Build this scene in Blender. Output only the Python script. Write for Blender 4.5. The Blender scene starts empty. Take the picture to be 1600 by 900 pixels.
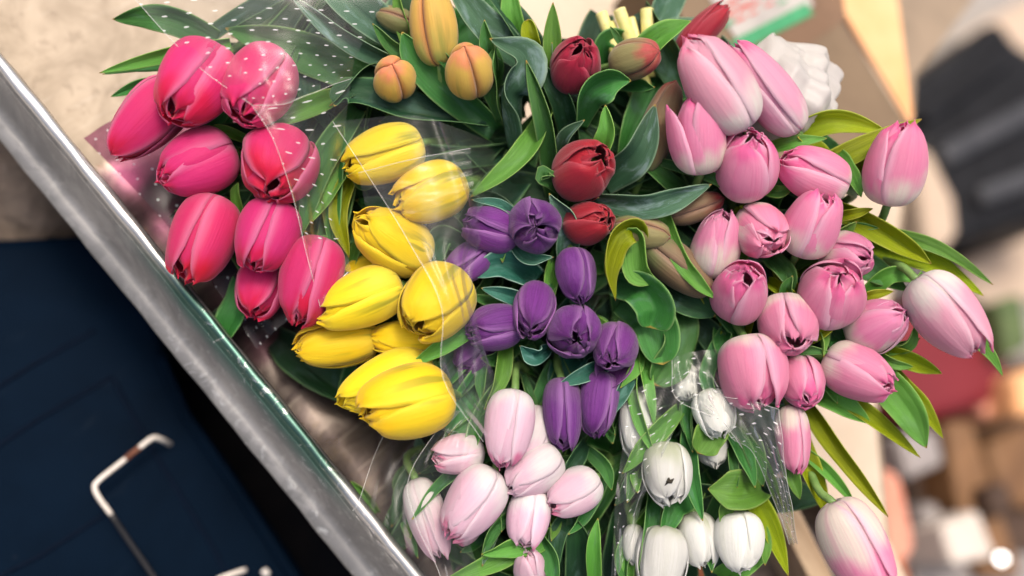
import bpy, math, random
import numpy as np
from mathutils import Vector
random.seed(7); rng = np.random.default_rng(7)
sc = bpy.context.scene
COL = sc.collection

# ------------------------------------------------------------------ camera
TILT = math.radians(25)            # camera leans 25 degrees off the plumb line
F_PX = 1600*35/36                  # focal length in photo pixels
cs, sn = math.cos(TILT), math.sin(TILT)
sx, sy = 0.777, 0.6295             # where 'away' points in the picture
# camera axes in world coordinates (world: X along tray rim, Y away, Z up)
# s = .777R+.63U ; Y = cs*s - sn*B ; Z = cs*B + sn*s ; X = .63R-.777U
Sv = np.array([0, cs, sn]); Bv = np.array([0, -sn, cs]); Xv = np.array([1., 0, 0])
Rv = sx*Sv + sy*Xv; Uv = sy*Sv - sx*Xv
RIM_Z = 0.06
def ray(px, py): return -Bv + (px-800)/F_PX*Rv - (py-450)/F_PX*Uv
CAM = np.array([0, 0, RIM_Z]) - 0.815*ray(300, 465)
D0 = 0.80
def P(px, py, h=0.0):              # point seen at a pixel, h cm above the bunches' mean distance
    return CAM + (D0-h/100)*ray(px, py)
def onz(px, py, z):                # point seen at a pixel on the level z
    r = ray(px, py); return CAM + r*((z-CAM[2])/r[2])
PX = D0/F_PX                       # metres per photo pixel at D0

cam = bpy.data.cameras.new("camera"); cam_o = bpy.data.objects.new("camera", cam); COL.objects.link(cam_o)
from mathutils import Matrix
cam_o.matrix_world = Matrix([[Rv[i], Uv[i], Bv[i], CAM[i]] for i in range(3)] + [[0, 0, 0, 1]])
cam.lens = 35; cam.sensor_width = 36; cam.clip_start = 0.02; cam.clip_end = 200
cam.dof.use_dof = True; cam.dof.focus_distance = 0.785; cam.dof.aperture_fstop = 1.15
sc.camera = cam_o

# ------------------------------------------------------------------ light
SUN = 0.83*Bv + 0.21*Rv + 0.52*Uv; SUN = SUN/np.linalg.norm(SUN)
world = bpy.data.worlds.new("World"); sc.world = world; world.use_nodes = True
wn = world.node_tree; wn.nodes.clear()
sky = wn.nodes.new("ShaderNodeTexSky"); sky.sky_type = 'NISHITA'; sky.sun_disc = False
sky.sun_elevation = math.asin(SUN[2]); sky.sun_rotation = math.atan2(SUN[0], SUN[1])
sky.dust_density = 9.0; sky.air_density = .7; sky.ozone_density = 0.2
bg = wn.nodes.new("ShaderNodeBackground"); bg.inputs[1].default_value = 0.15
wo = wn.nodes.new("ShaderNodeOutputWorld")
wn.links.new(sky.outputs[0], bg.inputs[0]); wn.links.new(bg.outputs[0], wo.inputs[0])
sl = bpy.data.lights.new("sun", 'SUN'); sl.energy = 1.15; sl.angle = math.radians(14); sl.color = (1, .91, .80)
slo = bpy.data.objects.new("sun", sl); COL.objects.link(slo)
slo.rotation_euler = Vector(SUN.tolist()).to_track_quat('Z', 'Y').to_euler()
sc.view_settings.view_transform = 'Standard'; sc.view_settings.look = 'None'
sc.view_settings.exposure = 0.42; sc.view_settings.gamma = 1
sc.render.engine = 'CYCLES'
sc.cycles.use_denoising = True
sc.cycles.max_bounces = 8; sc.cycles.transparent_max_bounces = 24
sc.cycles.caustics_reflective = False; sc.cycles.caustics_refractive = False

# ------------------------------------------------------------------ node helpers
class NT:
    def __init__(s, name):
        s.m = bpy.data.materials.new(name); s.m.use_nodes = True
        s.t = s.m.node_tree; s.t.nodes.clear()
    def n(s, typ, ins=None, **kw):
        nd = s.t.nodes.new(typ)
        for k, v in kw.items(): setattr(nd, k, v)
        for k, v in (ins or {}).items(): s.set(nd.inputs[k], v)
        return nd
    def set(s, sock, v):
        if isinstance(v, bpy.types.Node): v = v.outputs[0]
        if isinstance(v, bpy.types.NodeSocket): s.t.links.new(v, sock)
        else:
            if sock.type == 'RGBA' and len(v) == 3: v = (*v, 1)
            sock.default_value = v
    def math(s, op, a, b=0.0, c=None):
        nd = s.n('ShaderNodeMath', {0: a, 1: b}, operation=op)
        if c is not None: s.set(nd.inputs[2], c)
        return nd.outputs[0]
    def mix(s, f, a, b, mode='MIX'):
        nd = s.n('ShaderNodeMix', data_type='RGBA', blend_type=mode)
        s.set(nd.inputs[0], f); s.set(nd.inputs[6], a); s.set(nd.inputs[7], b)
        return nd.outputs[2]
    def ramp(s, f, stops, interp='EASE'):
        nd = s.n('ShaderNodeValToRGB', {0: f}); cr = nd.color_ramp; cr.interpolation = interp
        while len(cr.elements) > 1: cr.elements.remove(cr.elements[0])
        cr.elements[0].position = stops[0][0]; cr.elements[0].color = (*stops[0][1], 1)
        for p, c in stops[1:]:
            e = cr.elements.new(p); e.color = (*c, 1)
        return nd.outputs[0]
    def sstep(s, v, lo, hi):
        nd = s.n('ShaderNodeMapRange', {0: v, 1: lo, 2: hi, 3: 0.0, 4: 1.0}, interpolation_type='SMOOTHSTEP')
        return nd.outputs[0]
    def noise(s, vec, scale, detail=3, rough=.55, dist=0.0):
        nd = s.n('ShaderNodeTexNoise', {'Scale': scale, 'Detail': detail, 'Roughness': rough, 'Distortion': dist})
        if vec is not None: s.set(nd.inputs['Vector'], vec)
        return nd.outputs[0]
    def scl(s, vec, xyz):
        nd = s.n('ShaderNodeMapping'); s.set(nd.inputs[0], vec); nd.inputs['Scale'].default_value = xyz
        return nd.outputs[0]
    def out(s, sh): s.n('ShaderNodeOutputMaterial', {0: sh}); return s.m

def petal_mat(name, base, mid, tip, edge, streak, rough=.5, bk=.5, transl=.48, streak_amt=.35, p0=.12, p1=.75, green=0.0):
    """petal: UV.x across (0..1), UV.y from base to tip"""
    k = NT(name)
    uv = k.n('ShaderNodeUVMap'); uv.uv_map = 'UVMap'
    sep = k.n('ShaderNodeSeparateXYZ', {0: uv.outputs[0]})
    u, v = sep.outputs[0], sep.outputs[1]
    oi = k.n('ShaderNodeObjectInfo').outputs['Random']
    off = k.n('ShaderNodeCombineXYZ', {0: k.math('MULTIPLY', oi, 37.0), 1: k.math('MULTIPLY', oi, 11.0)})
    uvo = k.n('ShaderNodeVectorMath', {0: uv.outputs[0], 1: off}, operation='ADD').outputs[0]
    big = k.noise(uvo, 2.2, 2)
    vv = k.math('ADD', v, k.math('MULTIPLY', k.math('SUBTRACT', big, .5), .45))
    tc = k.n('ShaderNodeSeparateColor', {0: k.n('ShaderNodeObjectInfo').outputs['Color']}).outputs
    vv = k.math('ADD', vv, k.math('MULTIPLY', k.math('SUBTRACT', oi, .5), .14))
    vv = k.math('ADD', vv, k.math('MULTIPLY', k.math('SUBTRACT', tc[0], .5), .32))
    c = k.ramp(vv, [(0, base), (p0, base), (p1*.62, mid), (p1, mid), (1, tip)])
    au = k.math('ABSOLUTE', k.math('SUBTRACT', u, .5))
    # rim takes the edge colour
    ef = k.math('MULTIPLY', k.sstep(au, .30, .5), .75)
    c = k.mix(ef, c, edge)
    # fine veins running to the tip
    st = k.noise(k.scl(uvo, (34, 1.6, 1)), 1.0, 4, .65)
    c = k.mix(k.math('MULTIPLY', k.math('MULTIPLY', k.sstep(st, .42, .75), streak_amt*.7), k.sstep(v, .05, .6)), c, streak)
    # deeper midrib
    mr = k.math('MULTIPLY', k.math('SUBTRACT', 1.0, k.sstep(au, .0, .10)), .20)
    c = k.mix(mr, c, streak)
    if green:
        gm = k.math('MULTIPLY', k.math('MULTIPLY', k.sstep(k.noise(k.scl(uvo, (5, 1.2, 1)), 1, 2), .52, .66), k.math('SUBTRACT', 1.0, k.sstep(v, .35, .8))), green)
        c = k.mix(gm, c, (.10, .17, .02))
    hs = k.n('ShaderNodeHueSaturation', {'Hue': k.math('ADD', .5, k.math('MULTIPLY', k.math('SUBTRACT', tc[1], .5), .014)),
             'Value': k.math('ADD', .86, k.math('ADD', k.math('MULTIPLY', oi, .08), k.math('MULTIPLY', tc[2], .16))), 'Color': c})
    c = hs.outputs[0]
    h = k.math('ADD', k.math('MULTIPLY', st, .6), k.math('MULTIPLY', k.noise(uvo, 9, 3), .5))
    bp = k.n('ShaderNodeBump', {'Strength': bk, 'Distance': .0016, 'Height': h})
    pb = k.n('ShaderNodeBsdfPrincipled', {'Base Color': c, 'Roughness': rough, 'Normal': bp, 'Sheen Weight': .2, 'Specular IOR Level': .25})
    tr = k.n('ShaderNodeBsdfTranslucent', {0: c, 'Normal': bp})
    mx = k.n('ShaderNodeMixShader', {0: transl, 1: pb, 2: tr})
    return k.out(mx)

def leaf_mat(name, a, b, edge, bloom, bloom_amt=.5, rough=.42, transl=.2):
    k = NT(name)
    uv = k.n('ShaderNodeUVMap'); uv.uv_map = 'UVMap'
    sep = k.n('ShaderNodeSeparateXYZ', {0: uv.outputs[0]}); u, v = sep.outputs[0], sep.outputs[1]
    oi = k.n('ShaderNodeObjectInfo').outputs['Random']
    off = k.n('ShaderNodeCombineXYZ', {0: k.math('MULTIPLY', oi, 53.0), 1: k.math('MULTIPLY', oi, 17.0)})
    uvo = k.n('ShaderNodeVectorMath', {0: uv.outputs[0], 1: off}, operation='ADD').outputs[0]
    c = k.mix(k.sstep(k.math('ADD', v, k.math('MULTIPLY', k.noise(uvo, 3, 2), .5)), .3, 1.2), a, b)
    st = k.noise(k.scl(uvo, (60, .9, 1)), 1.0, 4, .7)
    c = k.mix(k.math('MULTIPLY', k.sstep(st, .38, .68), .6), c, (a[0]*.45, a[1]*.5, a[2]*.5))
    bl = k.noise(k.scl(uvo, (2.2, 3.0, 1)), 1.0, 5, .65, .6)
    c = k.mix(k.math('MULTIPLY', k.sstep(bl, .5, .72), bloom_amt), c, bloom)
    au = k.math('ABSOLUTE', k.math('SUBTRACT', u, .5))
    c = k.mix(k.math('MULTIPLY', k.sstep(au, .45, .5), .55), c, edge)
    c = k.mix(k.sstep(k.math('ADD', v, k.math('MULTIPLY', k.math('SUBTRACT', bl, .5), .03)), .965, .995), c, (.42, .30, .10))
    c = k.mix(k.math('MULTIPLY', k.sstep(k.noise(uvo, 7, 4, .7), .62, .72), .35), c, (a[0]*.5+.05, a[1]*.6+.03, a[2]*.5))
    sp = k.noise(k.scl(uvo, (14, 30, 1)), 1.0, 2)
    c = k.mix(k.math('MULTIPLY', k.sstep(sp, .68, .74), .35), c, bloom)
    hs = k.n('ShaderNodeHueSaturation', {'Hue': k.math('ADD', .488, k.math('MULTIPLY', oi, .024)),
             'Value': k.math('ADD', .92, k.math('MULTIPLY', oi, .42)), 'Saturation': 1.12, 'Color': c})
    c = hs.outputs[0]
    bp = k.n('ShaderNodeBump', {'Strength': .6, 'Distance': .0013, 'Height': k.math('ADD', st, k.math('MULTIPLY', bl, 1.2))})
    pb = k.n('ShaderNodeBsdfPrincipled', {'Base Color': c, 'Roughness': k.math('ADD', rough-.1, k.math('MULTIPLY', bl, .3)), 'Normal': bp, 'Specular IOR Level': .4})
    tr = k.n('ShaderNodeBsdfTranslucent', {0: k.mix(.4, c, (.3, .45, .04)), 'Normal': bp})
    return k.out(k.n('ShaderNodeMixShader', {0: transl, 1: pb, 2: tr}))

def plain_mat(name, c1, c2, scale=20, rough=.6, metal=0.0, bump=.2, dist=.002, stretch=(1, 1, 1), spec=.4):
    k = NT(name)
    g = k.n('ShaderNodeTexCoord').outputs['Object']
    n = k.noise(k.scl(g, stretch), scale, 5, .6, .3)
    c = k.mix(k.sstep(n, .3, .7), c1, c2)
    n2 = k.noise(g, scale*6, 2)
    c = k.mix(k.math('MULTIPLY', k.sstep(n2, .55, .75), .25), c, (c1[0]*.5, c1[1]*.5, c1[2]*.5))
    bp = k.n('ShaderNodeBump', {'Strength': bump, 'Distance': dist, 'Height': k.math('ADD', n, k.math('MULTIPLY', n2, .4))})
    return k.out(k.n('ShaderNodeBsdfPrincipled', {'Base Color': c, 'Roughness': rough, 'Metallic': metal, 'Normal': bp, 'Specular IOR Level': spec}))

def film_mat(name, dots=0.0, haze=.03, gloss=.16, tint=(1, 1, 1), du=.0150, dv=.0105, dl=.0021, dw=.0008, milky=.0):
    k = NT(name)
    uv = k.n('ShaderNodeUVMap'); uv.uv_map = 'UVMap'
    sep = k.n('ShaderNodeSeparateXYZ', {0: uv.outputs[0]}); u, v = sep.outputs[0], sep.outputs[1]
    wr = k.noise(k.scl(uv.outputs[0], (14, 60, 1)), 1.0, 4, .55, 1.0)
    bp = k.n('ShaderNodeBump', {'Strength': .2, 'Distance': .002, 'Height': wr})
    tr = k.n('ShaderNodeBsdfTransparent', {0: tint})
    gl = k.n('ShaderNodeBsdfGlossy', {0: (.9, .9, .92), 'Roughness': .27, 'Normal': bp})
    lw = k.n('ShaderNodeLayerWeight', {0: .25, 'Normal': bp}).outputs['Fresnel']
    s1 = k.n('ShaderNodeMixShader', {0: k.math('ADD', k.math('MULTIPLY', lw, .4), gloss*.15), 1: tr, 2: gl})
    df = k.n('ShaderNodeBsdfDiffuse', {0: (.85, .87, .86)})
    f = k.math('ADD', haze, k.math('MULTIPLY', k.sstep(wr, .5, .75), haze*1.5+milky))
    if dots:
        row = k.math('FLOOR', k.math('DIVIDE', v, dv))
        fu = k.math('SUBTRACT', k.math('FRACT', k.math('ADD', k.math('DIVIDE', u, du), k.math('MULTIPLY', row, .5))), .5)
        fv = k.math('SUBTRACT', k.math('FRACT', k.math('DIVIDE', v, dv)), .5)
        e = k.math('ADD', k.math('POWER', k.math('ABSOLUTE', k.math('MULTIPLY', fu, du/dl)), 2.0),
                   k.math('POWER', k.math('ABSOLUTE', k.math('MULTIPLY', fv, dv/dw)), 2.0))
        f = k.math('MAXIMUM', f, k.math('MULTIPLY', k.math('LESS_THAN', e, 1.0), dots))
    return k.out(k.n('ShaderNodeMixShader', {0: f, 1: s1, 2: df}))

# ------------------------------------------------------------------ mesh helpers
def mesh_obj(name, verts, faces, mat, parent=None, uvs=None, smooth=True, solid=0.0, subsurf=0, bevel=0.0, org=None):
    """one mesh object; verts in world coordinates, stored relative to org / parent's location"""
    verts = np.asarray(verts, float)
    o0 = np.array(parent['_o']) if parent is not None and '_o' in parent else (np.array(org) if org is not None else np.zeros(3))
    me = bpy.data.meshes.new(name)
    me.from_pydata((verts-o0).tolist(), [], faces)
    if uvs is not None:
        l = me.uv_layers.new(name='UVMap')
        idx = np.empty(len(me.loops), int); me.loops.foreach_get('vertex_index', idx)
        l.data.foreach_set('uv', np.asarray(uvs, float)[idx].ravel())
    if smooth: me.polygons.foreach_set('use_smooth', [True]*len(me.polygons))
    me.materials.append(mat)
    o = bpy.data.objects.new(name, me); COL.objects.link(o)
    if parent is not None: o.parent = parent
    else: o.location = o0.tolist()
    if bevel:
        b = o.modifiers.new('bevel', 'BEVEL'); b.width = bevel; b.segments = 3; b.limit_method = 'ANGLE'
    if subsurf:
        s = o.modifiers.new('sub', 'SUBSURF'); s.levels = s.render_levels = subsurf
    if solid:
        s = o.modifiers.new('solid', 'SOLIDIFY'); s.thickness = solid; s.offset = 0
    return o
def thing(name, label, cat, loc=(0, 0, 0), group=None):
    o = bpy.data.objects.new(name, None); COL.objects.link(o)
    o.location = list(map(float, loc)); o.empty_display_size = .01
    o['label'] = label; o['category'] = cat
    if group: o['group'] = group
    o['_o'] = list(map(float, loc))
    return o
def tag(o, label=None, cat=None, group=None, kind=None):
    if label: o['label'] = label
    if cat: o['category'] = cat
    if group: o['group'] = group
    if kind: o['kind'] = kind
    return o
def grid_faces(nu, nv):            # nu columns, nv rows; index = j*nu+i
    return [(j*nu+i, j*nu+i+1, (j+1)*nu+i+1, (j+1)*nu+i) for j in range(nv-1) for i in range(nu-1)]
def catmull(pts, n):
    p = np.asarray(pts, float)
    p = np.vstack([2*p[0]-p[1], p, 2*p[-1]-p[-2]])
    m = len(p)-3; out = []
    for q in np.linspace(0, m-1e-6, n):
        i = int(q); t = q-i; a, b, c, d = p[i:i+4]
        out.append(.5*((2*b)+(-a+c)*t+(2*a-5*b+4*c-d)*t*t+(-a+3*b-3*c+d)*t**3))
    return np.array(out)
def unit(v): v = np.asarray(v, float); return v/(np.linalg.norm(v)+1e-12)
def tube(pts, rad, n=8, caps=True):
    pts = np.asarray(pts, float); m = len(pts)
    rad = np.full(m, rad) if np.isscalar(rad) else np.asarray(rad)
    T = np.gradient(pts, axis=0); ref = np.array([.3, .2, 1.]); V = []
    for i in range(m):
        t = unit(T[i]); a = ref-t*np.dot(ref, t)
        if np.linalg.norm(a) < .05: a = np.array([1., 0, 0])-t*t[0]
        a = unit(a); ref = a; b = np.cross(t, a)
        for k in range(n):
            th = 2*math.pi*k/n; V.append(pts[i]+rad[i]*(math.cos(th)*a+math.sin(th)*b))
    Fc = [(i*n+k, i*n+(k+1) % n, (i+1)*n+(k+1) % n, (i+1)*n+k) for i in range(m-1) for k in range(n)]
    if caps: Fc += [tuple(range(n))[::-1], tuple((m-1)*n+k for k in range(n))]
    return np.array(V), Fc
def prism(top, zb):                # top: list of world points (polygon), bottom level zb
    top = np.asarray(top, float); n = len(top); bot = top.copy(); bot[:, 2] = zb
    Fc = [tuple(range(n)), tuple(range(2*n-1, n-1, -1))] + [(i, n+i, n+(i+1) % n, (i+1) % n) for i in range(n)]
    # keep outward winding
    a = sum(top[i][0]*top[(i+1) % n][1]-top[(i+1) % n][0]*top[i][1] for i in range(n))
    if a < 0: Fc = [f[::-1] for f in Fc]
    return np.vstack([top, bot]), Fc

# ------------------------------------------------------------------ materials
M = {}
M['hot'] = petal_mat('petal_hot_pink', (.76, .13, .32), (.80, .045, .24), (.78, .016, .09), (.85, .28, .50), (.72, .012, .13))
M['yellow'] = petal_mat('petal_yellow', (.80, .66, .06), (.88, .68, .014), (.90, .63, .006), (.90, .74, .04), (.78, .52, .006), green=.55, transl=.3, streak_amt=.25)
M['purple'] = petal_mat('petal_purple', (.17, .07, .21), (.16, .030, .225), (.095, .008, .14), (.36, .16, .43), (.07, .008, .11), transl=.2, streak_amt=.85, bk=1.0)
M['red'] = petal_mat('petal_red', (.18, .035, .04), (.31, .010, .03), (.38, .010, .028), (.44, .06, .09), (.18, .004, .014), transl=.2, streak_amt=.45)
M['olive'] = petal_mat('petal_olive', (.15, .18, .06), (.24, .22, .09), (.40, .06, .06), (.30, .13, .09), (.16, .12, .05), transl=.15, p1=.8)
M['brown'] = petal_mat('petal_olive_brown', (.15, .18, .07), (.22, .15, .08), (.30, .03, .03), (.32, .20, .14), (.13, .07, .04), transl=.15, p1=.7)
M['peach'] = petal_mat('petal_peach', (.36, .38, .09), (.66, .42, .085), (.72, .24, .12), (.50, .17, .07), (.60, .30, .07), transl=.15, streak_amt=.4, p0=.2, p1=.78, green=.4)  # dark red edge: shade in the bud seams put into the colour
M['pink'] = petal_mat('petal_pink', (.86, .80, .72), (.87, .36, .55), (.85, .19, .44), (.89, .62, .75), (.76, .16, .40), p0=.30, p1=.82, streak_amt=.5)
M['pinklong'] = petal_mat('petal_pink_white', (.86, .82, .78), (.86, .48, .62), (.82, .22, .42), (.88, .70, .78), (.80, .26, .46), p0=.24, p1=.80, streak_amt=.45)
M['pale'] = petal_mat('petal_pale_pink', (.84, .82, .81), (.85, .64, .74), (.83, .27, .46), (.88, .78, .83), (.80, .42, .58), p0=.32, p1=.86, streak_amt=.3)
M['white'] = petal_mat('petal_white', (.62, .67, .50), (.83, .84, .81), (.84, .85, .82), (.87, .88, .86), (.66, .69, .58), streak_amt=.5)
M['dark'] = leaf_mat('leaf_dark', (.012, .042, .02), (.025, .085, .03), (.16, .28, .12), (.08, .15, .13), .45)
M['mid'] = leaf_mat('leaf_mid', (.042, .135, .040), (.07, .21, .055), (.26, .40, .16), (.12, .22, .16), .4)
M['light'] = leaf_mat('leaf_light', (.12, .29, .06), (.18, .39, .10), (.34, .48, .16), (.2, .34, .18), .3, transl=.3)
M['grey'] = leaf_mat('leaf_grey_green', (.05, .12, .07), (.09, .18, .11), (.30, .42, .28), (.26, .36, .36), .75, rough=.5)
M['yg'] = leaf_mat('leaf_yellow_green', (.22, .29, .025), (.36, .42, .05), (.50, .55, .14), (.28, .34, .08), .3, transl=.35)
M['teal'] = leaf_mat('leaf_teal', (.025, .10, .07), (.05, .17, .12), (.42, .60, .48), (.16, .32, .28), .6)
M['stem'] = plain_mat('stem_green', (.10, .20, .05), (.18, .30, .09), 60, .45, bump=.1)
M['cutstem'] = plain_mat('stem_pale', (.62, .60, .16), (.78, .72, .34), 40, .5, bump=.05)
M['film'] = film_mat('clear_film', 0, .012, .07, (.95, .95, .94))
M['filmdot'] = film_mat('dotted_film', .52, .015, .10, (.95, .96, .95), dl=.0017, dw=.0006)
M['filmfloor'] = film_mat('dotted_film_low', .5, .008, .08, (.50, .24, .40), .0165, .0120, .0012, .0011)  # plum tint stands in for the tulips' reflection in the tray floor
M['filmgrey'] = film_mat('dotted_film_grey', .65, .05, .2, (.82, .84, .83), .0110, .0078, .0014, .0006)
M['filmedge'] = None
k = NT('film_edge')
M['filmedge'] = k.out(k.n('ShaderNodeMixShader', {0: .34, 1: k.n('ShaderNodeBsdfTransparent'), 2: k.n('ShaderNodeBsdfPrincipled', {'Base Color': (.85, .86, .82), 'Roughness': .2})}))

def tray_material():
    k = NT('galvanised_tray')
    g = k.n('ShaderNodeTexCoord').outputs['Object']
    sep = k.n('ShaderNodeSeparateXYZ', {0: g}); x, y, z = sep.outputs
    n1 = k.noise(k.scl(g, (1, 1, 1)), 22, 6, .62, 1.2)
    n2 = k.noise(k.scl(g, (1, .5, .5)), 70, 5, .65, .8)
    steel = k.mix(k.sstep(n1, .35, .65), (.25, .25, .245), (.36, .355, .345))
    steel = k.mix(k.math('MULTIPLY', k.sstep(n2, .55, .7), .3), steel, (.50, .50, .48))
    # hard-edged tide mark of old water
    steel = k.mix(k.math('MULTIPLY', k.sstep(k.noise(k.scl(g, (.5, 1, 1)), 11, 7, .7, .8), .50, .515), .4), steel, (.19, .19, .19))
    # verdigris under the bead on the outer wall
    zz = k.math('ADD', z, k.math('MULTIPLY', k.math('SUBTRACT', n1, .5), .03))
    out_ = k.math('LESS_THAN', y, .003)
    vg = k.math('MULTIPLY', k.math('MULTIPLY', k.sstep(zz, .022, .05), out_), k.math('MULTIPLY', k.sstep(x, -.10, .0), k.math('SUBTRACT', 1.0, k.sstep(x, .17, .24))))
    steel = k.mix(k.math('MULTIPLY', vg, .8), steel, (.025, .12, .09))
    scum = k.math('MULTIPLY', k.sstep(k.noise(g, 45, 6, .75, 2.0), .56, .66), k.math('MULTIPLY', out_, k.sstep(x, -.08, .05)))
    steel = k.mix(k.math('MULTIPLY', scum, .6), steel, (.72, .74, .72))
    # sandy dried film on the floor pan
    inn = k.math('GREATER_THAN', y, .0066)
    sand = k.mix(k.sstep(n1, .3, .7), (.27, .22, .16), (.40, .335, .255))
    darkened = k.sstep(k.math('ADD', x, k.math('MULTIPLY', k.math('SUBTRACT', n1, .5), .05)), -.158, -.142)
    sand = k.mix(darkened, sand, k.mix(k.sstep(n2, .35, .65), (.13, .105, .10), (.19, .16, .14)))  # the tulips' shade on the floor is put in as darker colour
    scr = k.noise(k.scl(g, (160, 12, 1)), 1.0, 3, .6)
    sand = k.mix(k.math('MULTIPLY', k.sstep(scr, .6, .7), .35), sand, (.50, .45, .38))
    sand = k.mix(k.math('MULTIPLY', k.sstep(k.noise(g, 60, 5, .7, .5), .55, .66), .4), sand, (.17, .13, .09))
    rust = k.math('MULTIPLY', k.sstep(n2, .62, .7), k.math('SUBTRACT', 1.0, k.sstep(y, .01, .035)))
    sand = k.mix(k.math('MULTIPLY', rust, .6), sand, (.20, .11, .04))
    c = k.mix(inn, steel, sand)
    bead = k.sstep(z, .0545, .058)
    c = k.mix(k.math('MULTIPLY', bead, k.math('SUBTRACT', 1.0, vg)), c, (.66, .66, .65))
    bp = k.n('ShaderNodeBump', {'Strength': .12, 'Distance': .002, 'Height': k.math('ADD', n1, k.math('MULTIPLY', n2, .5))})
    wi = k.math('MULTIPLY', inn, darkened); dry = k.math('SUBTRACT', inn, wi); ow = k.math('LESS_THAN', k.math('ADD', z, 0.0), .0535); ow = k.math('MULTIPLY', ow, out_)
    ro = k.math('ADD', k.math('ADD', .24, k.math('MULTIPLY', n2, .2)), k.math('ADD', k.math('MULTIPLY', dry, .3), k.math('MULTIPLY', ow, .16)))
    ro = k.math('SUBTRACT', ro, k.math('MULTIPLY', wi, .04))
    me = k.math('SUBTRACT', .9, k.math('ADD', k.math('MULTIPLY', dry, .65), k.math('MULTIPLY', ow, k.math('ADD', .35, k.math('MULTIPLY', vg, .4)))))
    return k.out(k.n('ShaderNodeBsdfPrincipled', {'Base Color': c, 'Roughness': ro, 'Metallic': me, 'Normal': bp}))
M['tray'] = tray_material()
M['card'] = plain_mat('cardboard_sheet', (.50, .41, .31), (.60, .50, .39), 8, .8, bump=.1)
M['table'] = plain_mat('table_wood', (.22, .17, .12), (.30, .23, .16), 8, .7)
M['batten'] = plain_mat('batten_wood', (.28, .19, .11), (.46, .34, .22), 30, .7, stretch=(.12, 1.5, 1.5), bump=.4)
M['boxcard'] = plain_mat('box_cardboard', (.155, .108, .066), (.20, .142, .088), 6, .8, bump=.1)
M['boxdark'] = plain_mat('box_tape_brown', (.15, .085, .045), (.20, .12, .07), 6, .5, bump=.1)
M['boxlit'] = plain_mat('box_card_lit', (.80, .40, .17), (.84, .50, .26), 6, .8, bump=.05)  # card with the light on the flap put into its colour
M['lblwhite'] = plain_mat('print_white', (.34, .32, .30), (.44, .42, .39), 30, .6, bump=.05)
M['lblgreen'] = plain_mat('print_green', (.03, .22, .09), (.05, .30, .13), 40, .6, bump=.05)
M['lblred'] = plain_mat('print_red', (.45, .06, .05), (.55, .10, .08), 40, .6, bump=.05)
M['bag'] = petal_mat('white_plastic', (.52, .50, .48), (.54, .52, .50), (.54, .52, .49), (.56, .54, .52), (.46, .44, .42), rough=.35, transl=.3, streak_amt=.1)
M['pave'] = plain_mat('pavement', (.27, .25, .235), (.33, .315, .29), 5, .85, bump=.3)
M['charcoal'] = plain_mat('charcoal_fabric', (.007, .0075, .009), (.014, .015, .018), 25, .6, bump=.3, spec=.15)
M['silver'] = plain_mat('silver_sheen', (.03, .032, .038), (.055, .057, .063), 20, .5, bump=.2)  # the bag's grey sheen put into a paler fabric colour
M['cream'] = plain_mat('cream_board', (.46, .35, .26), (.54, .43, .33), 5, .7)
M['redpl'] = plain_mat('red_plastic', (.15, .010, .016), (.19, .014, .022), 5, .5, bump=.1)
M['brown'+'w'] = plain_mat('brown_wood', (.13, .065, .028), (.22, .115, .05), 12, .6, stretch=(1, .2, 1), bump=.2)
M['darkbrown'] = plain_mat('dark_brown', (.035, .02, .014), (.07, .04, .025), 12, .7)
M['whitebox'] = plain_mat('white_card', (.26, .235, .23), (.32, .295, .285), 12, .7)
M['brightbox'] = plain_mat('bright_paper', (.55, .49, .43), (.62, .56, .50), 12, .7)
M['salmon'] = plain_mat('salmon_paper', (.60, .24, .16), (.70, .34, .24), 12, .7)
M['greytile'] = plain_mat('grey_board', (.20, .18, .17), (.28, .26, .25), 12, .7)
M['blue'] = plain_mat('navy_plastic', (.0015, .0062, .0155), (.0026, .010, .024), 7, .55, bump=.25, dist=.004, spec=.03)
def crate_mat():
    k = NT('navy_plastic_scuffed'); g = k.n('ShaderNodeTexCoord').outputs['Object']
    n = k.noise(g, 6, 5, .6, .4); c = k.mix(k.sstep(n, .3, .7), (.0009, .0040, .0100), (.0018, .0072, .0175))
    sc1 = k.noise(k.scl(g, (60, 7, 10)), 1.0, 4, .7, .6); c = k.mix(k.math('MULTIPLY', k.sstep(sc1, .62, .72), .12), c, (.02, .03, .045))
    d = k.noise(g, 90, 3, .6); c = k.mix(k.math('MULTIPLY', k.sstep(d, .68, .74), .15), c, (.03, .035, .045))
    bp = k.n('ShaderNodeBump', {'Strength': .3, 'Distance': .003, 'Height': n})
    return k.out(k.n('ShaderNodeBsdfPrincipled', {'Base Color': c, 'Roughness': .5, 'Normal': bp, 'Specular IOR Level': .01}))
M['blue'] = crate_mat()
M['bluedk'] = plain_mat('navy_plastic_dark', (.0012, .004, .011), (.002, .006, .016), 7, .6, bump=.25, spec=.03)
M['wire'] = plain_mat('white_coated_wire', (.70, .64, .56), (.80, .76, .70), 30, .4)
M['rust'] = plain_mat('rusty_wire', (.12, .04, .02), (.22, .09, .05), 60, .7)
M['rod'] = plain_mat('dark_rod', (.012, .012, .014), (.02, .02, .022), 20, .45)
M['stone'] = plain_mat('stone_rubble', (.10, .075, .055), (.24, .19, .15), 9, .9, bump=1.0, dist=.02)
M['terracotta'] = plain_mat('terracotta', (.34, .09, .03), (.48, .15, .06), 30, .7, bump=.4)
M['blackgap'] = plain_mat('shade_black', (.006, .007, .010), (.014, .013, .015), 15, .8, spec=.05)  # shade put into a near-black colour

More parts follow.
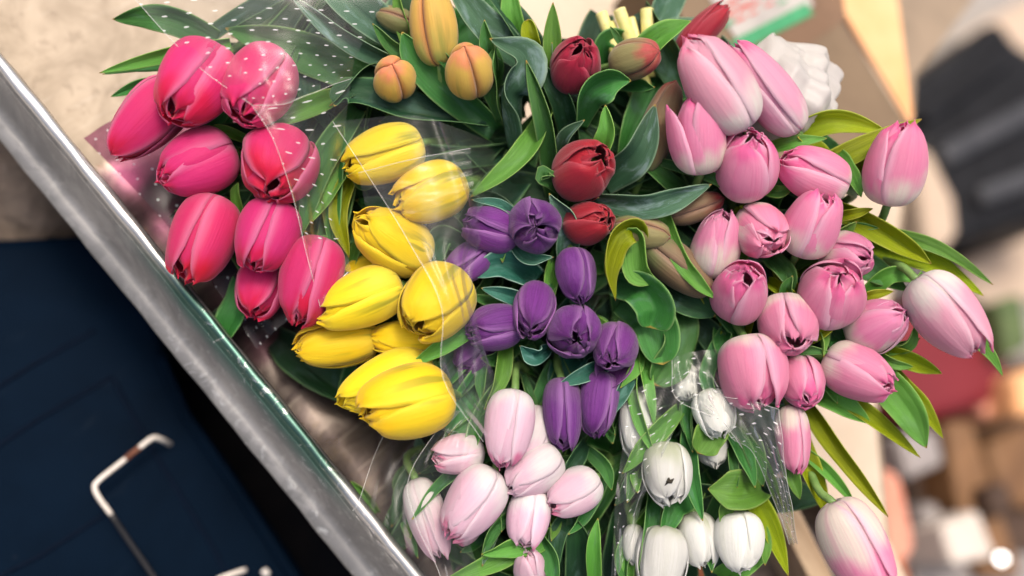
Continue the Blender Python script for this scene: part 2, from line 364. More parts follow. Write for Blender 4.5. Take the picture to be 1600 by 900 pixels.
# ------------------------------------------------------------------ ground, table, tray
GZ = -0.75
g = mesh_obj('pavement', [(-30, -30, GZ), (30, -30, GZ), (30, 30, GZ), (-30, 30, GZ)], [(0, 1, 2, 3)], M['pave']); tag(g, kind='structure')
TZ = -.006
tab = thing('market_table', 'wooden market table under the metal flower tray and cardboard sheet', 'table', (0, .2, GZ))
right = [onz(1430, 120, TZ), onz(1425, 240, TZ), onz(1372, 640, TZ), onz(1392, 840, TZ), onz(1420, 1100, TZ)]
top = [(-.9, .006, TZ), (right[-1][0]+.05, .006, TZ)] + right[::-1] + [(right[0][0]-.05, right[0][1]+.35, TZ), (-.9, right[0][1]+.35, TZ)]
V, Fc = prism(top, TZ-.04); mesh_obj('table_top', V, Fc, M['table'], tab, smooth=False)
for lx, ly in ((-.8, .06), (right[-1][0]-.05, .06), (-.8, .8), (right[2][0]-.12, right[2][1]-.05)):
    V, Fc = prism([(lx-.03, ly-.03, TZ-.041), (lx+.03, ly-.03, TZ-.041), (lx+.03, ly+.03, TZ-.041), (lx-.03, ly+.03, TZ-.041)], GZ)
    mesh_obj('leg', V, Fc, M['table'], tab, smooth=False)
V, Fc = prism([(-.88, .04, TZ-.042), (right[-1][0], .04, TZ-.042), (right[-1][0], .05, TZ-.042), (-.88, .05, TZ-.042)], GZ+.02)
mesh_obj('skirt', V, Fc, M['blackgap'], tab, smooth=False)  # dark sheet put in for the shade under the table
TRAY_Y = .355
# cardboard sheet on the table behind the tray
ct = [(-.85, TRAY_Y+.03, TZ+.004), (right[-1][0]-.03, TRAY_Y+.03, TZ+.004)] + [p+np.array([-.006, -.006, .004]) for p in right[1:-1]][::-1] + [right[1]+np.array([-.3, .2, .004]), (-.85, right[1][1]+.2, TZ+.004)]
V, Fc = prism(ct, TZ+.0005)
o = mesh_obj('cardboard_sheet', V, Fc, M['card'], smooth=False); tag(o, 'flat beige cardboard sheet on the table under the pink tulips', 'cardboard')
# tray: folded sheet profile swept along X
prof = [(-.0300, -.0050), (-.0300, -.0020), (-.0200, .0005), (-.0150, .0030), (-.0125, .0100), (-.0095, .030), (-.0070, .050), (-.0062, .0545)]
prof += [(.0045*math.cos(a), .0555+.0045*math.sin(a)) for a in np.linspace(math.pi*1.02, -.15, 9)]
prof += [(.0062, .050), (.0064, .030), (.0068, .010), (.009, .003), (.016, 0)] + [(yy, .0015*math.sin(yy*40)) for yy in np.linspace(.03, TRAY_Y-.015, 16)] + [(TRAY_Y-.006, .004), (TRAY_Y, .03), (TRAY_Y+.003, .045)]
xs = np.linspace(-.75, .75, 160)
V = []; 
for X in xs:
    for (yy, zz) in prof:
        j = .0003*math.sin(X*61+yy*300)+.0002*math.sin(X*143+zz*90)
        V.append((X, yy+j, zz+j*.6))
npf = len(prof)
Fc = [(i*npf+j, (i+1)*npf+j, (i+1)*npf+j+1, i*npf+j+1) for i in range(len(xs)-1) for j in range(npf-1)]
o = mesh_obj('metal_tray', V, Fc, M['tray'], solid=.0012); tag(o, 'worn galvanised metal tray with bright rolled rim and green stains holding the tulips', 'tray')
# batten along the tray's back edge
b0, b1 = onz(1205, 745, .05), onz(1295, 925, .05)
d = unit(b1-b0); w = np.cross([0, 0, 1], d)*.0125
bb = b0-d*.1; be = b1+d*.15
V, Fc = prism([bb-w, be-w, be+w, bb+w], -.001)
o = mesh_obj('wooden_batten', V, Fc, M['batten'], smooth=False, bevel=.002, org=bb); tag(o, 'thin weathered wooden batten below the pink tulips at lower right', 'wood strip')

# ------------------------------------------------------------------ tulips
PZ = np.array([0, .05, .17, .36, .57, .77, .92, 1.0])
PR_C = np.array([.22, .62, .89, 1.0, .96, .81, .60, .36])
PR_B = np.array([.20, .58, .86, 1.0, .97, .80, .52, .12])
PR_O = np.array([.20, .58, .85, .98, 1.02, .99, .90, .70])
FT = np.array([0, .2, .45, .7, .85, .95, 1.0]); FW = np.array([.66, .94, 1, .93, .74, .46, .04])
FB = np.array([.9, 1, 1, 1.0, 1.0, .98, .9])
def hspline(xk, yk, x):
    m = np.gradient(yk, xk); i = np.clip(np.searchsorted(xk, x, side='right')-1, 0, len(xk)-2)
    h = xk[i+1]-xk[i]; t = (x-xk[i])/h
    return (2*t**3-3*t**2+1)*yk[i]+(t**3-2*t**2+t)*h*m[i]+(-2*t**3+3*t**2)*yk[i+1]+(t**3-t**2)*h*m[i+1]
TK = np.linspace(0, 1, 8)
NU, NV = 15, 24
GF = grid_faces(NU, NV)
def petal(root, mat, base, A, E1, E2, L, R, phi, layer, op, bud, rnd, ruffle, flare=0.0):
    tt = np.linspace(0, 1, NV)[:, None]; vv = np.linspace(-1, 1, NU)[None, :]
    Lk = L*(rnd.uniform(.92, 1.05), rnd.uniform(.93, 1.0), rnd.uniform(.95, 1.01))[layer]
    o_ = np.clip(op*(.8, .45, .08)[layer]+rnd.uniform(-.10, .10), 0, 1) if not bud else 0
    PRF = PR_B if (bud or layer == 2) else PR_C
    r = hspline(TK, PRF*(1-o_)+PR_O*o_, tt[:, 0])[:, None]; z = hspline(TK, PZ, tt[:, 0])[:, None]
    if bud:
        w = np.radians(59.5)*np.interp(tt, FT, FB)
        r = r*np.interp(tt, [0, .9, 1], [1, 1, .3])
        rr = r*R*(1-.20*np.abs(vv)**5)*(1+.03*np.sin(vv*2+phi)+.025*np.sin(tt*5+phi*3))
        rr = rr*(1-.035*np.exp(-(vv/.08)**2)*tt)
        zz = z*L + 0*vv
        zz = zz - .16*R*np.abs(vv)**3*np.clip((tt-.55)/.45, 0, 1)
        rr = np.maximum(rr, .004*R)
    else:
        wm = np.radians((rnd.uniform(56, 68), rnd.uniform(56, 64), rnd.uniform(70, 95))[layer])
        w = wm*np.interp(tt, FT, FW)
        lay = (1.0, .92, .78)[layer]*rnd.uniform(.985, 1.015)
        imb = (.03 if layer == 0 else .02)*rnd.uniform(-1, 1.6)          # one margin over, one under the neighbour
        env = np.sin(np.pi*np.clip(tt*.97, 0, 1))**.6
        rr = r*R*lay*(1 + imb*vv*env)
        # every petal is a shell of its own: fuller in the middle, flatter to the margins
        rr = rr + R*(.035*(1-vv**2)+.012*np.exp(-(vv/.12)**2))*env
        p1, p2, p3, p4 = rnd.uniform(0, 6.28, 4)
        rr = rr + R*(.030+ruffle*.07)*np.sin(tt*rnd.uniform(6, 11)+p1+vv*1.2)*np.abs(vv)**2.2*np.clip(tt*2, 0, 1)
        rr = rr + R*.034*np.sin(tt*3.4+vv*3.0+p2)*np.clip(tt*3, 0, 1)
        rr = rr + R*(.016+.03*ruffle)*np.sin(vv*8+p3+tt*3)*np.clip((tt-.25)*1.4, 0, 1)
        rr = rr + R*.005*np.sin(vv*17+p4+np.sin(tt*5+p1))*np.clip(tt*1.5, 0, 1)
        curl = rnd.uniform(-.16, .06)+ruffle*rnd.uniform(-.25, .25)
        rr = rr + R*curl*np.clip((tt-.82)/.18, 0, 1)**2
        zz = z*Lk + R*(.05+.12*ruffle)*np.sin(vv*3+p1)*np.clip((tt-.7)/.3, 0, 1) + 0*vv
        zz = zz + L*.035*np.exp(-(vv/.3)**2)*np.clip((tt-.92)/.08, 0, 1)
        rr = np.maximum(rr, .03*R)
    th = phi + vv*w + (0 if bud else .10*np.sin(tt*2.2+phi)*tt)
    x = rr*np.cos(th); y = rr*np.sin(th)
    if flare:
        fx, fy = math.cos(phi), math.sin(phi)
        rad = x*fx+y*fy; side_ = -x*fy+y*fx
        a = flare*np.clip((tt-.1)/.9, 0, 1)**1.4
        rad, zz = rad*np.cos(a)+zz*np.sin(a), zz*np.cos(a)-rad*np.sin(a)*.4
        x = rad*fx-side_*fy; y = rad*fy+side_*fx
    V = base + x[..., None]*E1 + y[..., None]*E2 + zz[..., None]*A
    uv = np.stack(np.broadcast_arrays((vv+1)/2, tt), -1).reshape(-1, 2)
    po = mesh_obj('petal', V.reshape(-1, 3), GF, mat, root, uv, solid=.0005)
    po.color = root.get('_c', (.5, .5, .5, 1))

LEAVES = []                        # (world base point, function) attached to tulips afterwards
NL, NLV = 13, 30
LF = grid_faces(NL, NLV)
def leaf(root, pts, width, kind, roll=0, twist=0, cup=.22, rnd=None, shape='lance', wave=.05, clamp=True, name='leaf'):
    pts = np.asarray(pts, float)
    if clamp:
        pts = pts.copy(); lo = np.where(pts[:, 1] < TRAY_Y, .012, .008); pts[:, 2] = np.maximum(pts[:, 2], lo)
    C = catmull(pts, NLV); T = np.gradient(C, axis=0)
    t = np.linspace(0, 1, NLV)
    if shape == 'lance': wf = (np.clip(t, 0, 1)*.85+.15)**.55*(1-t**1.7)**.9*1.28
    elif shape == 'round': wf = (t*.8+.2)**.5*np.sqrt(np.clip(1-t**4, 0, 1))*1.05
    else: wf = (.45+.55*np.sin(np.pi*np.clip(t*.9+.05, 0, 1)))*np.clip((1-t)*3.2, 0, 1)**.7
    wf = np.maximum(wf, .012)
    ph = rnd.uniform(0, 6.28, 3); crk = rnd.choice([0, .5, 1.0]); wave = wave*rnd.uniform(.7, 2.0)
    v = np.linspace(-1, 1, NL); V = []
    for i in range(NLV):
        tt = unit(T[i]); n = Bv-tt*np.dot(Bv, tt)
        if np.linalg.norm(n) < .15: n = n+Uv*.5-tt*np.dot(Uv*.5, tt)
        n = unit(n); s = np.cross(tt, n)
        a = math.radians(roll+twist*(t[i]-.5)); s, n = s*math.cos(a)+n*math.sin(a), n*math.cos(a)-s*math.sin(a)
        hw = width*wf[i]*.5
        for q in v:
            wv = wave*width*math.sin(t[i]*9+ph[0]+(1.5 if q > 0 else 0))*abs(q)**2 + wave*.5*width*math.sin(t[i]*17+ph[1]+q)*abs(q)**2
            pl = hw*(.030*math.sin(q*13+ph[2])+.018*math.sin(q*24+t[i]*4+ph[0])+crk*(abs(q)**.6)*.35+.05*math.sin(t[i]*13+q*2.5+ph[1])*(1-abs(q)))
            V.append(C[i]+s*q*hw+n*(cup*hw*1.6*(abs(q)**1.5-.3)+wv*wf[i]+pl))
    uv = np.stack(np.meshgrid((v+1)/2, t), -1).reshape(-1, 2)
    return mesh_obj(name, np.array(V), LF, M[kind], root, uv, solid=.0006)

TULIPS = []
CONV = dict(hot=(640, -120, -5), yellow=(960, 240, -8), purple=(960, 430, -13), red=(1000, 240, -13), peach=(760, 80, -12),
            pink=(1190, 400, -17), pale=(900, 660, -10), white=(1110, 700, -12))
FILL = dict(hot=['dark', 'mid'], yellow=['dark', 'mid'], purple=['dark', 'teal', 'dark'], red=['mid', 'dark', 'grey'], peach=['dark', 'grey'],
            pink=['mid', 'yg', 'dark'], pale=['mid', 'dark'], white=['mid', 'light', 'dark'])
GROUPS = dict(hot='hot pink tulips in the film at the left', yellow='yellow tulips above the tray rim', purple='purple tulips in the middle',
              red='red tulips and their green buds', peach='peach tulip buds at the top', pink='pink and white tulips at the right',
              pale='pale pink tulips at the bottom', white='white tulips at the bottom')
def tulip(bunch, cx, cy, W, L, dx, dy, tilt, h, op, mat, label, bud=False, ruffle=0.0, flare=None, fill=2, spin=None, stem=True):
    if bunch in ('pink', 'hot', 'pale'): op *= .75
    if tilt > 40: op *= .6
    i = len(TULIPS); rnd = np.random.default_rng(100+i)
    dv = unit(dx*Rv-dy*Uv); ti = math.radians(tilt)
    A = math.cos(ti)*dv+math.sin(ti)*Bv
    E1 = unit(np.cross(A, Bv+.01*Rv)) if tilt < 80 else unit(np.cross(A, dv)); E2 = np.cross(A, E1)
    sc_ = (D0-h/100)/F_PX
    Lm, R = L*sc_, W*sc_/2*.97
    c = P(cx, cy, h); base = c-A*Lm*.5
    root = thing('tulip', label, 'tulip', base, GROUPS[bunch])
    root['_c'] = [float(q) for q in rnd.random(3)]+[1.0]
    ph0 = rnd.uniform(0, 6.28) if spin is None else math.radians(spin)
    for k in range(3):
        petal(root, M[mat], base, A, E1, E2, Lm, R, ph0+k*2*math.pi/3, 0, op, bud, rnd, ruffle, (flare or {}).get(k, 0.0))
    if not bud:
        for k in range(3):
            petal(root, M[mat], base, A, E1, E2, Lm*.98, R, ph0+math.pi/3+k*2*math.pi/3+rnd.uniform(-.2, .2), 1, op, False, rnd, ruffle)
        if True:
            for k in range(3):
                petal(root, M[mat], base, A, E1, E2, Lm, R, ph0+.4+k*2*math.pi/3+rnd.uniform(-.3, .3), 2, op, False, rnd, ruffle*.6+.25)
    cv = P(*CONV[bunch])
    cv = cv+np.array([rnd.uniform(-.03, .03), rnd.uniform(-.03, .03), 0])
    p1 = base-A*.018-Bv*.028; p2 = p1*.45+cv*.55-Bv*.02
    sp = [base+A*.002, p1, p2, cv]
    sp = [np.array([q[0], q[1], max(q[2], .012)]) for q in sp]
    if stem:
        V, Fc = tube(catmull(sp, 16), np.linspace(.0032, .0042, 16)); mesh_obj('stem', V, Fc, M['stem'], root)
    for k in range(fill):
        kd = FILL[bunch][rnd.integers(len(FILL[bunch]))]
        ang = rnd.uniform(-.9, .9); out = unit(dv*math.cos(ang)+np.cross(Bv, dv)*math.sin(ang))
        b0 = base*.5+cv*.5-Bv*.01; side_ = np.cross(Bv, dv)*rnd.uniform(-.03, .03)
        m0 = base+side_-Bv*rnd.uniform(.018, .034)
        tip = base+out*rnd.uniform(.02, .055)+side_*1.2-Bv*rnd.uniform(.014, .045)
        leaf(root, [b0, m0, tip], rnd.uniform(.024, .042), kd, rnd.uniform(-35, 35), rnd.uniform(-40, 40), rnd.uniform(.15, .4), rnd)
    if fill and bunch in ('purple', 'pale', 'white', 'red', 'peach', 'pink') and mat not in ('brown',):
        for k in range(2 if bunch in ('pale', 'white', 'purple') else 1):
            sg = rnd.choice([-1, 1]); sd = unit(np.cross(Bv, dv))*sg; up = rnd.uniform(-.010, .002)
            b0 = base-A*.012-Bv*.024+sd*.004; m0 = c+sd*R*rnd.uniform(1.05, 1.3)-Bv*.018
            tip = c+dv*Lm*rnd.uniform(.2, .7)+sd*R*rnd.uniform(1.0, 1.7)+Bv*up
            leaf(root, [b0, m0, tip], rnd.uniform(.013, .023), ('mid', 'light', 'grey', 'mid')[rnd.integers(4)] if bunch != 'pink' else ('mid', 'yg', 'light')[rnd.integers(3)], sg*rnd.uniform(5, 45), rnd.uniform(-30, 30), rnd.uniform(.3, .6), rnd)
    TULIPS.append((bunch, root, np.array([cx, cy])))
    return root
#--TULIPS--
T = tulip
# hot pink
T('hot', 232, 186, 92, 148, -78, 95, 12, 0, .05, 'hot', 'hot pink tulip lying farthest left of its bunch, tip pointing to the metal rim', spin=20)
T('hot', 306, 132, 122, 142, -45, 100, 28, 2.2, .12, 'hot', 'large hot pink tulip at the top of its bunch, beside the green leaf tips', spin=75)
T('hot', 403, 136, 116, 138, -30, 100, 38, 2.2, .22, 'hot', 'hot pink tulip wholly under the dotted film, small dark gap at its tip', spin=60)
T('hot', 309, 256, 104, 122, -85, 45, 28, .4, .08, 'hot', 'hot pink tulip pointing left over the wet tray floor, below the largest one', spin=95)
T('hot', 434, 259, 122, 116, -15, 100, 40, 1.4, .28, 'hot', 'broad hot pink tulip half covered by dotted film, nearest the topmost yellow tulip', spin=30, ruffle=.2)
T('hot', 317, 372, 104, 142, -35, 110, 22, 1.0, .3, 'hot', 'hot pink tulip with one loose petal gaping at its lower end, nearest the rim', spin=90)
T('hot', 417, 368, 96, 118, -25, 100, 25, 1.1, .12, 'hot', 'smooth hot pink tulip in the middle between the gaping one and the film', spin=85)
T('hot', 408, 448, 80, 96, -15, 80, 25, -1.5, .2, 'hot', 'smallest hot pink tulip tucked behind two others at the bottom of the bunch', spin=40)
T('hot', 484, 437, 96, 140, -28, 110, 14, 1.0, .1, 'hot', 'pinkish mauve streaked tulip touching the yellow tulips', spin=70)
# yellow
T('yellow', 600, 242, 92, 128, -100, 38, 15, .2, .15, 'yellow', 'topmost yellow tulip, mostly under clear film, beneath the peach buds', spin=80)
T('yellow', 672, 303, 92, 120, -90, 40, 20, .5, .15, 'yellow', 'yellow tulip under film closest to the upper purple tulips', spin=110)
T('yellow', 613, 377, 96, 134, -80, -48, 28, .5, .25, 'yellow', 'yellow tulip with a film edge across it and its tip turned up to the left', spin=65)
T('yellow', 563, 468, 92, 138, -105, 42, 16, 1.0, .1, 'yellow', 'clean yellow tulip with a green streak below, next to the mauve streaked tulip', spin=85)
T('yellow', 681, 471, 112, 124, -40, 50, 40, 1.6, .15, 'yellow', 'round yellow tulip crossed by a film edge, next to the lower left purple tulip', spin=50)
T('yellow', 528, 536, 80, 128, -100, 16, 15, -1.0, .3, 'yellow', 'green streaked yellow tulip with an open mouth, leftmost of its bunch', spin=15)
T('yellow', 636, 530, 62, 124, -100, -2, 10, -1.0, .1, 'yellow', 'slim yellow tulip wedged behind the others with a bright green leaf on it')
T('yellow', 606, 598, 92, 152, -110, 50, 14, .2, .2, 'yellow', 'yellow tulip half hidden behind the largest yellow tulip at the bottom', spin=80)
T('yellow', 637, 630, 118, 146, -110, 26, 22, 2.2, .22, 'yellow', 'largest yellow tulip lying lowest in its bunch', spin=92)
T('yellow', 585, 424, 60, 90, -60, 10, 20, -2.4, .1, 'yellow', 'shadowed yellow tulip deep behind the others, barely showing')
# purple
T('purple', 766, 358, 74, 92, -80, -22, 32, .2, .2, 'purple', 'purple tulip pointing left beside the yellow tulips, upper left of its bunch', spin=90)
T('purple', 835, 353, 86, 92, 5, 40, 84, 1.0, .42, 'purple', 'open purple tulip facing up with four spread petals, topmost of its bunch', ruffle=.7, spin=30)
T('purple', 732, 411, 60, 78, -55, 45, 28, -.3, .2, 'purple', 'small purple tulip farthest left, brushing a film covered yellow tulip', ruffle=.2)
T('purple', 900, 431, 64, 90, 12, 90, 22, .5, .15, 'purple', 'upright purple bud with a dark centre line below the red tulips', spin=-60)
T('purple', 772, 512, 74, 90, -80, 15, 28, .3, .3, 'purple', 'purple tulip beside the round yellow tulip, seen from the side', spin=75, ruffle=.2)
T('purple', 835, 484, 68, 104, -20, 80, 52, .6, .25, 'purple', 'two-tiered purple tulip with a dark pit, between the side-on one and the ruffled one', ruffle=.3)
T('purple', 897, 520, 84, 92, 8, 60, 74, 1.2, .45, 'purple', 'biggest ruffled purple tulip with a deep open centre', ruffle=.8)
T('purple', 960, 545, 74, 96, -30, 60, 64, 1.0, .3, 'purple', 'purple tulip with one stray petal folded back behind it, at the right', ruffle=.4, flare={1: .45})
T('purple', 879, 644, 64, 108, 2, 100, 12, .3, .12, 'purple', 'long purple tulip pointing straight down, left of the lowest pair', spin=90)
T('purple', 936, 632, 62, 104, -15, 100, 14, .4, .12, 'purple', 'long purple tulip pointing down beside a teal leaf, right of the lowest pair', spin=60)
T('purple', 742, 548, 62, 80, -40, 50, 30, -2.4, .2, 'purple', 'dim purple tulip behind cloudy film below the round yellow tulip')
# red and green buds
T('red', 900, 102, 80, 90, 14, -30, 68, .8, .25, 'red', 'dark red tulip at the top with the cut pale stems behind it', ruffle=.4)
T('red', 914, 265, 94, 104, 40, -26, 60, 1.2, .3, 'red', 'largest crimson tulip with a dark split tip, above the purple bunch', ruffle=.4)
T('red', 920, 348, 68, 82, 50, -14, 54, .4, .22, 'red', 'small bright red tulip touching the topmost open purple tulip', ruffle=.3)
T('red', 1098, 48, 46, 104, 60, -62, 6, -2.5, .35, 'red', 'narrow red tulip poking out at the top behind the tall pink one', spin=60, fill=0)
T('red', 993, 91, 68, 84, 75, -12, 34, .2, 0, 'olive', 'fat olive green bud with a red tip beside the dark red tulip', bud=True, spin=35)
T('red', 1002, 363, 58, 92, 80, 14, 12, 0, 0, 'olive', 'pale olive bud with a red point lying over the curled bright leaf', bud=True, spin=60)
T('red', 1058, 416, 66, 138, 85, 72, 8, -.4, 0, 'brown', 'long brownish green bud with a red lower edge against a slim green leaf', bud=True, spin=95)
T('red', 1087, 324, 46, 92, 80, -26, 8, -1.0, 0, 'brown', 'dark maroon bud tucked under leaves left of the pink tulips', bud=True)
T('red', 1030, 198, 62, 150, 42, -120, 8, -.8, 0, 'brown', 'tall brownish green bud standing left of the upper pink tulips', bud=True, spin=40)
# peach
T('peach', 678, 38, 80, 128, -14, -100, 8, .8, 0, 'peach', 'large egg-shaped peach bud cut by the top of the photo', bud=True, spin=62)
T('peach', 616, 122, 70, 78, 2, -30, 70, .4, 0, 'peach', 'small round peach bud with a three-way seam facing the viewer', bud=True, spin=0)
T('peach', 733, 110, 78, 92, -12, -60, 50, 1.0, 0, 'peach', 'peach bud with a rosy cap and visible stem at the right of its bunch', bud=True, spin=100)
T('peach', 618, 31, 42, 66, -60, -22, 10, -1.2, 0, 'olive', 'tiny greenish peach bud behind the large egg-shaped bud', bud=True)
# pink, right
T('pink', 1121, 131, 104, 168, -76, -105, 10, 3.0, .1, 'pinklong', 'tallest pink tulip with a white base, crossing in front of the brown bud', spin=95, fill=0)
T('pink', 1196, 139, 78, 170, -92, -112, 5, 1.2, .1, 'pinklong', 'long pale lilac pink tulip leaning against the white plastic bag', spin=70, fill=0)
T('pink', 1092, 211, 84, 124, -14, -100, 20, 2.0, .2, 'pink', 'pink tulip with one petal folded over its top, below the tallest one', flare={1: .25}, spin=60)
T('pink', 1167, 258, 98, 112, 0, -70, 46, 1.5, .3, 'pink', 'rounded pink tulip with a rolled petal at its mouth, right of the folded-top one', ruffle=.2)
T('pink', 1271, 272, 84, 114, -90, -34, 16, 1.0, .1, 'pink', 'pink tulip pointing left at the yellow-green leaves, below the lilac pink one', spin=85)
T('pink', 1400, 258, 92, 128, 6, -100, 20, 2.0, .22, 'pink', 'pink tulip standing alone at the far upper right against the dark bag', spin=50, fill=0)
T('pink', 1119, 383, 76, 104, 15, -100, 16, 0, .05, 'pink', 'closed cone-shaped pink tulip beside the slim green leaf', spin=90)
T('pink', 1190, 361, 84, 104, 10, 40, 68, .8, .32, 'pink', 'pink tulip showing a tight swirl, between the cone-shaped one and the helmet-shaped one', ruffle=.3)
T('pink', 1268, 351, 88, 106, 26, -90, 30, 1.2, .22, 'pink', 'helmet-shaped pink tulip with a smooth broad front, below the left-pointing one', spin=88)
T('pink', 1324, 400, 76, 84, 40, 10, 60, .3, .3, 'pink', 'small deep pink tulip pressed against the long yellow-green leaves', ruffle=.4)
T('pink', 1157, 456, 88, 104, -5, -70, 54, 1.2, .28, 'pink', 'pink tulip with a hooded front, just right of the red-edged bud point', ruffle=.2)
T('pink', 1300, 459, 104, 100, 0, -60, 54, 1.2, .36, 'pink', 'wide pink tulip with a pale boat-shaped front petal and crumpled mouth', ruffle=.4)
T('pink', 1231, 509, 94, 98, -8, 80, 52, 1.3, .3, 'pink', 'pink tulip opening downwards with a frilled lip, in the middle of the lower group', ruffle=.3)
T('pink', 1370, 508, 82, 98, 60, -48, 40, .6, .28, 'pink', 'dusky pink tulip with a pale base and dark frilled mouth facing right', ruffle=.4)
T('pink', 1480, 492, 97, 146, 68, 90, 10, 2.2, .08, 'pinklong', 'large pale pink tulip farthest right, hanging over the red crate', spin=85, fill=0)
T('pink', 1176, 580, 112, 112, 12, 90, 20, 1.2, .3, 'pink', 'bulky pink tulip with a ragged lower hem, above the gathered grey film', spin=80, ruffle=.3)
T('pink', 1254, 598, 74, 84, 2, 80, 48, .6, .25, 'pink', 'deep pink tulip between the ragged-hemmed one and the plump one', spin=85)
T('pink', 1341, 583, 88, 112, 70, 34, 42, 1.2, .25, 'pink', 'plump rosy tulip pointing right, above the broad green leaves', spin=85, ruffle=.2, fill=0)
T('pink', 1239, 686, 52, 106, 2, 100, 12, .6, .15, 'pink', 'narrow pink tulip half under the grey dotted film', spin=70, fill=0)
T('pink', 1340, 856, 100, 158, 54, 108, 8, 2.2, .08, 'pink', 'big lilac pink tulip hanging alone at the lower right, cut by the photo edge', spin=78, fill=0)
# pale pink, bottom
T('pale', 795, 668, 78, 120, -18, 100, 14, 1.4, .12, 'pale', 'whitest of the pale pink tulips, topmost, with a notched pink tip', spin=85)
T('pale', 830, 688, 62, 112, -35, 90, 20, -.4, .15, 'pale', 'rosy pale tulip half hidden behind the whitest one')
T('pale', 716, 710, 60, 82, -80, 6, 26, .2, .25, 'pale', 'small pale tulip pointing left under the lowest yellow tulip', ruffle=.2)
T('pale', 738, 786, 88, 124, -60, 82, 14, 1.2, .08, 'pale', 'largest pale pink tulip, smooth and leaning down to the left', spin=80)
T('pale', 833, 737, 76, 100, -62, 40, 22, .6, .12, 'pale', 'pale pink tulip in the centre of its cluster, pointing left', spin=75)
T('pale', 826, 808, 70, 88, -16, 80, 22, .8, .15, 'pale', 'pale pink tulip with a rosy furled tip at the bottom of the cluster', spin=90)
T('pale', 896, 770, 70, 92, -66, 36, 20, .6, .12, 'pale', 'pale pink tulip at the right of the cluster below the purple pair', spin=80)
T('pale', 729, 834, 34, 44, -40, 30, 30, -1.0, .2, 'pale', 'tiny pink tip peeping out below the largest pale tulip', fill=1)
T('pale', 668, 808, 62, 124, 34, 100, 8, -.8, .1, 'pale', 'mauve-grey tulip seen through clear film at the lower left', spin=90)
T('pale', 828, 890, 52, 80, -8, -60, 36, .2, .1, 'pale', 'pale tulip cut by the bottom edge of the photo between green leaves')
# white
T('white', 1043, 739, 78, 94, 0, 80, 32, 1.0, .25, 'white', 'white tulip with a dark hole at its tip, largest in front', ruffle=.2)
T('white', 1117, 647, 66, 78, 10, 70, 36, .4, .25, 'white', 'cream white tulip under the ragged pink tulip, beside the grey film')
T('white', 1111, 698, 52, 64, 5, 60, 25, -1.0, .2, 'white', 'shaded white tulip behind a bright leaf below the cream one')
T('white', 1155, 845, 76, 90, 4, 90, 18, 1.0, .08, 'white', 'egg-shaped white tulip at the lower right of its bunch', spin=85)
T('white', 1092, 842, 62, 82, 14, 80, 18, -.2, .1, 'white', 'white tulip between the egg-shaped one and the open one')
T('white', 1034, 876, 82, 108, -12, 100, 16, .4, .45, 'white', 'open white tulip cut by the bottom edge of the photo', ruffle=.5)
T('white', 994, 661, 56, 98, -4, 90, 12, -.8, .12, 'white', 'grey-white tulip behind a hanging green leaf below the purple tulips')
T('white', 1072, 598, 48, 60, 0, 60, 40, -2.2, .15, 'white', 'blurred white tulip deep under dotted film left of the ragged pink tulip')
T('white', 990, 850, 34, 60, -6, 80, 20, -1.0, .15, 'white', 'small white tip wedged between leaves at the bottom', fill=1)

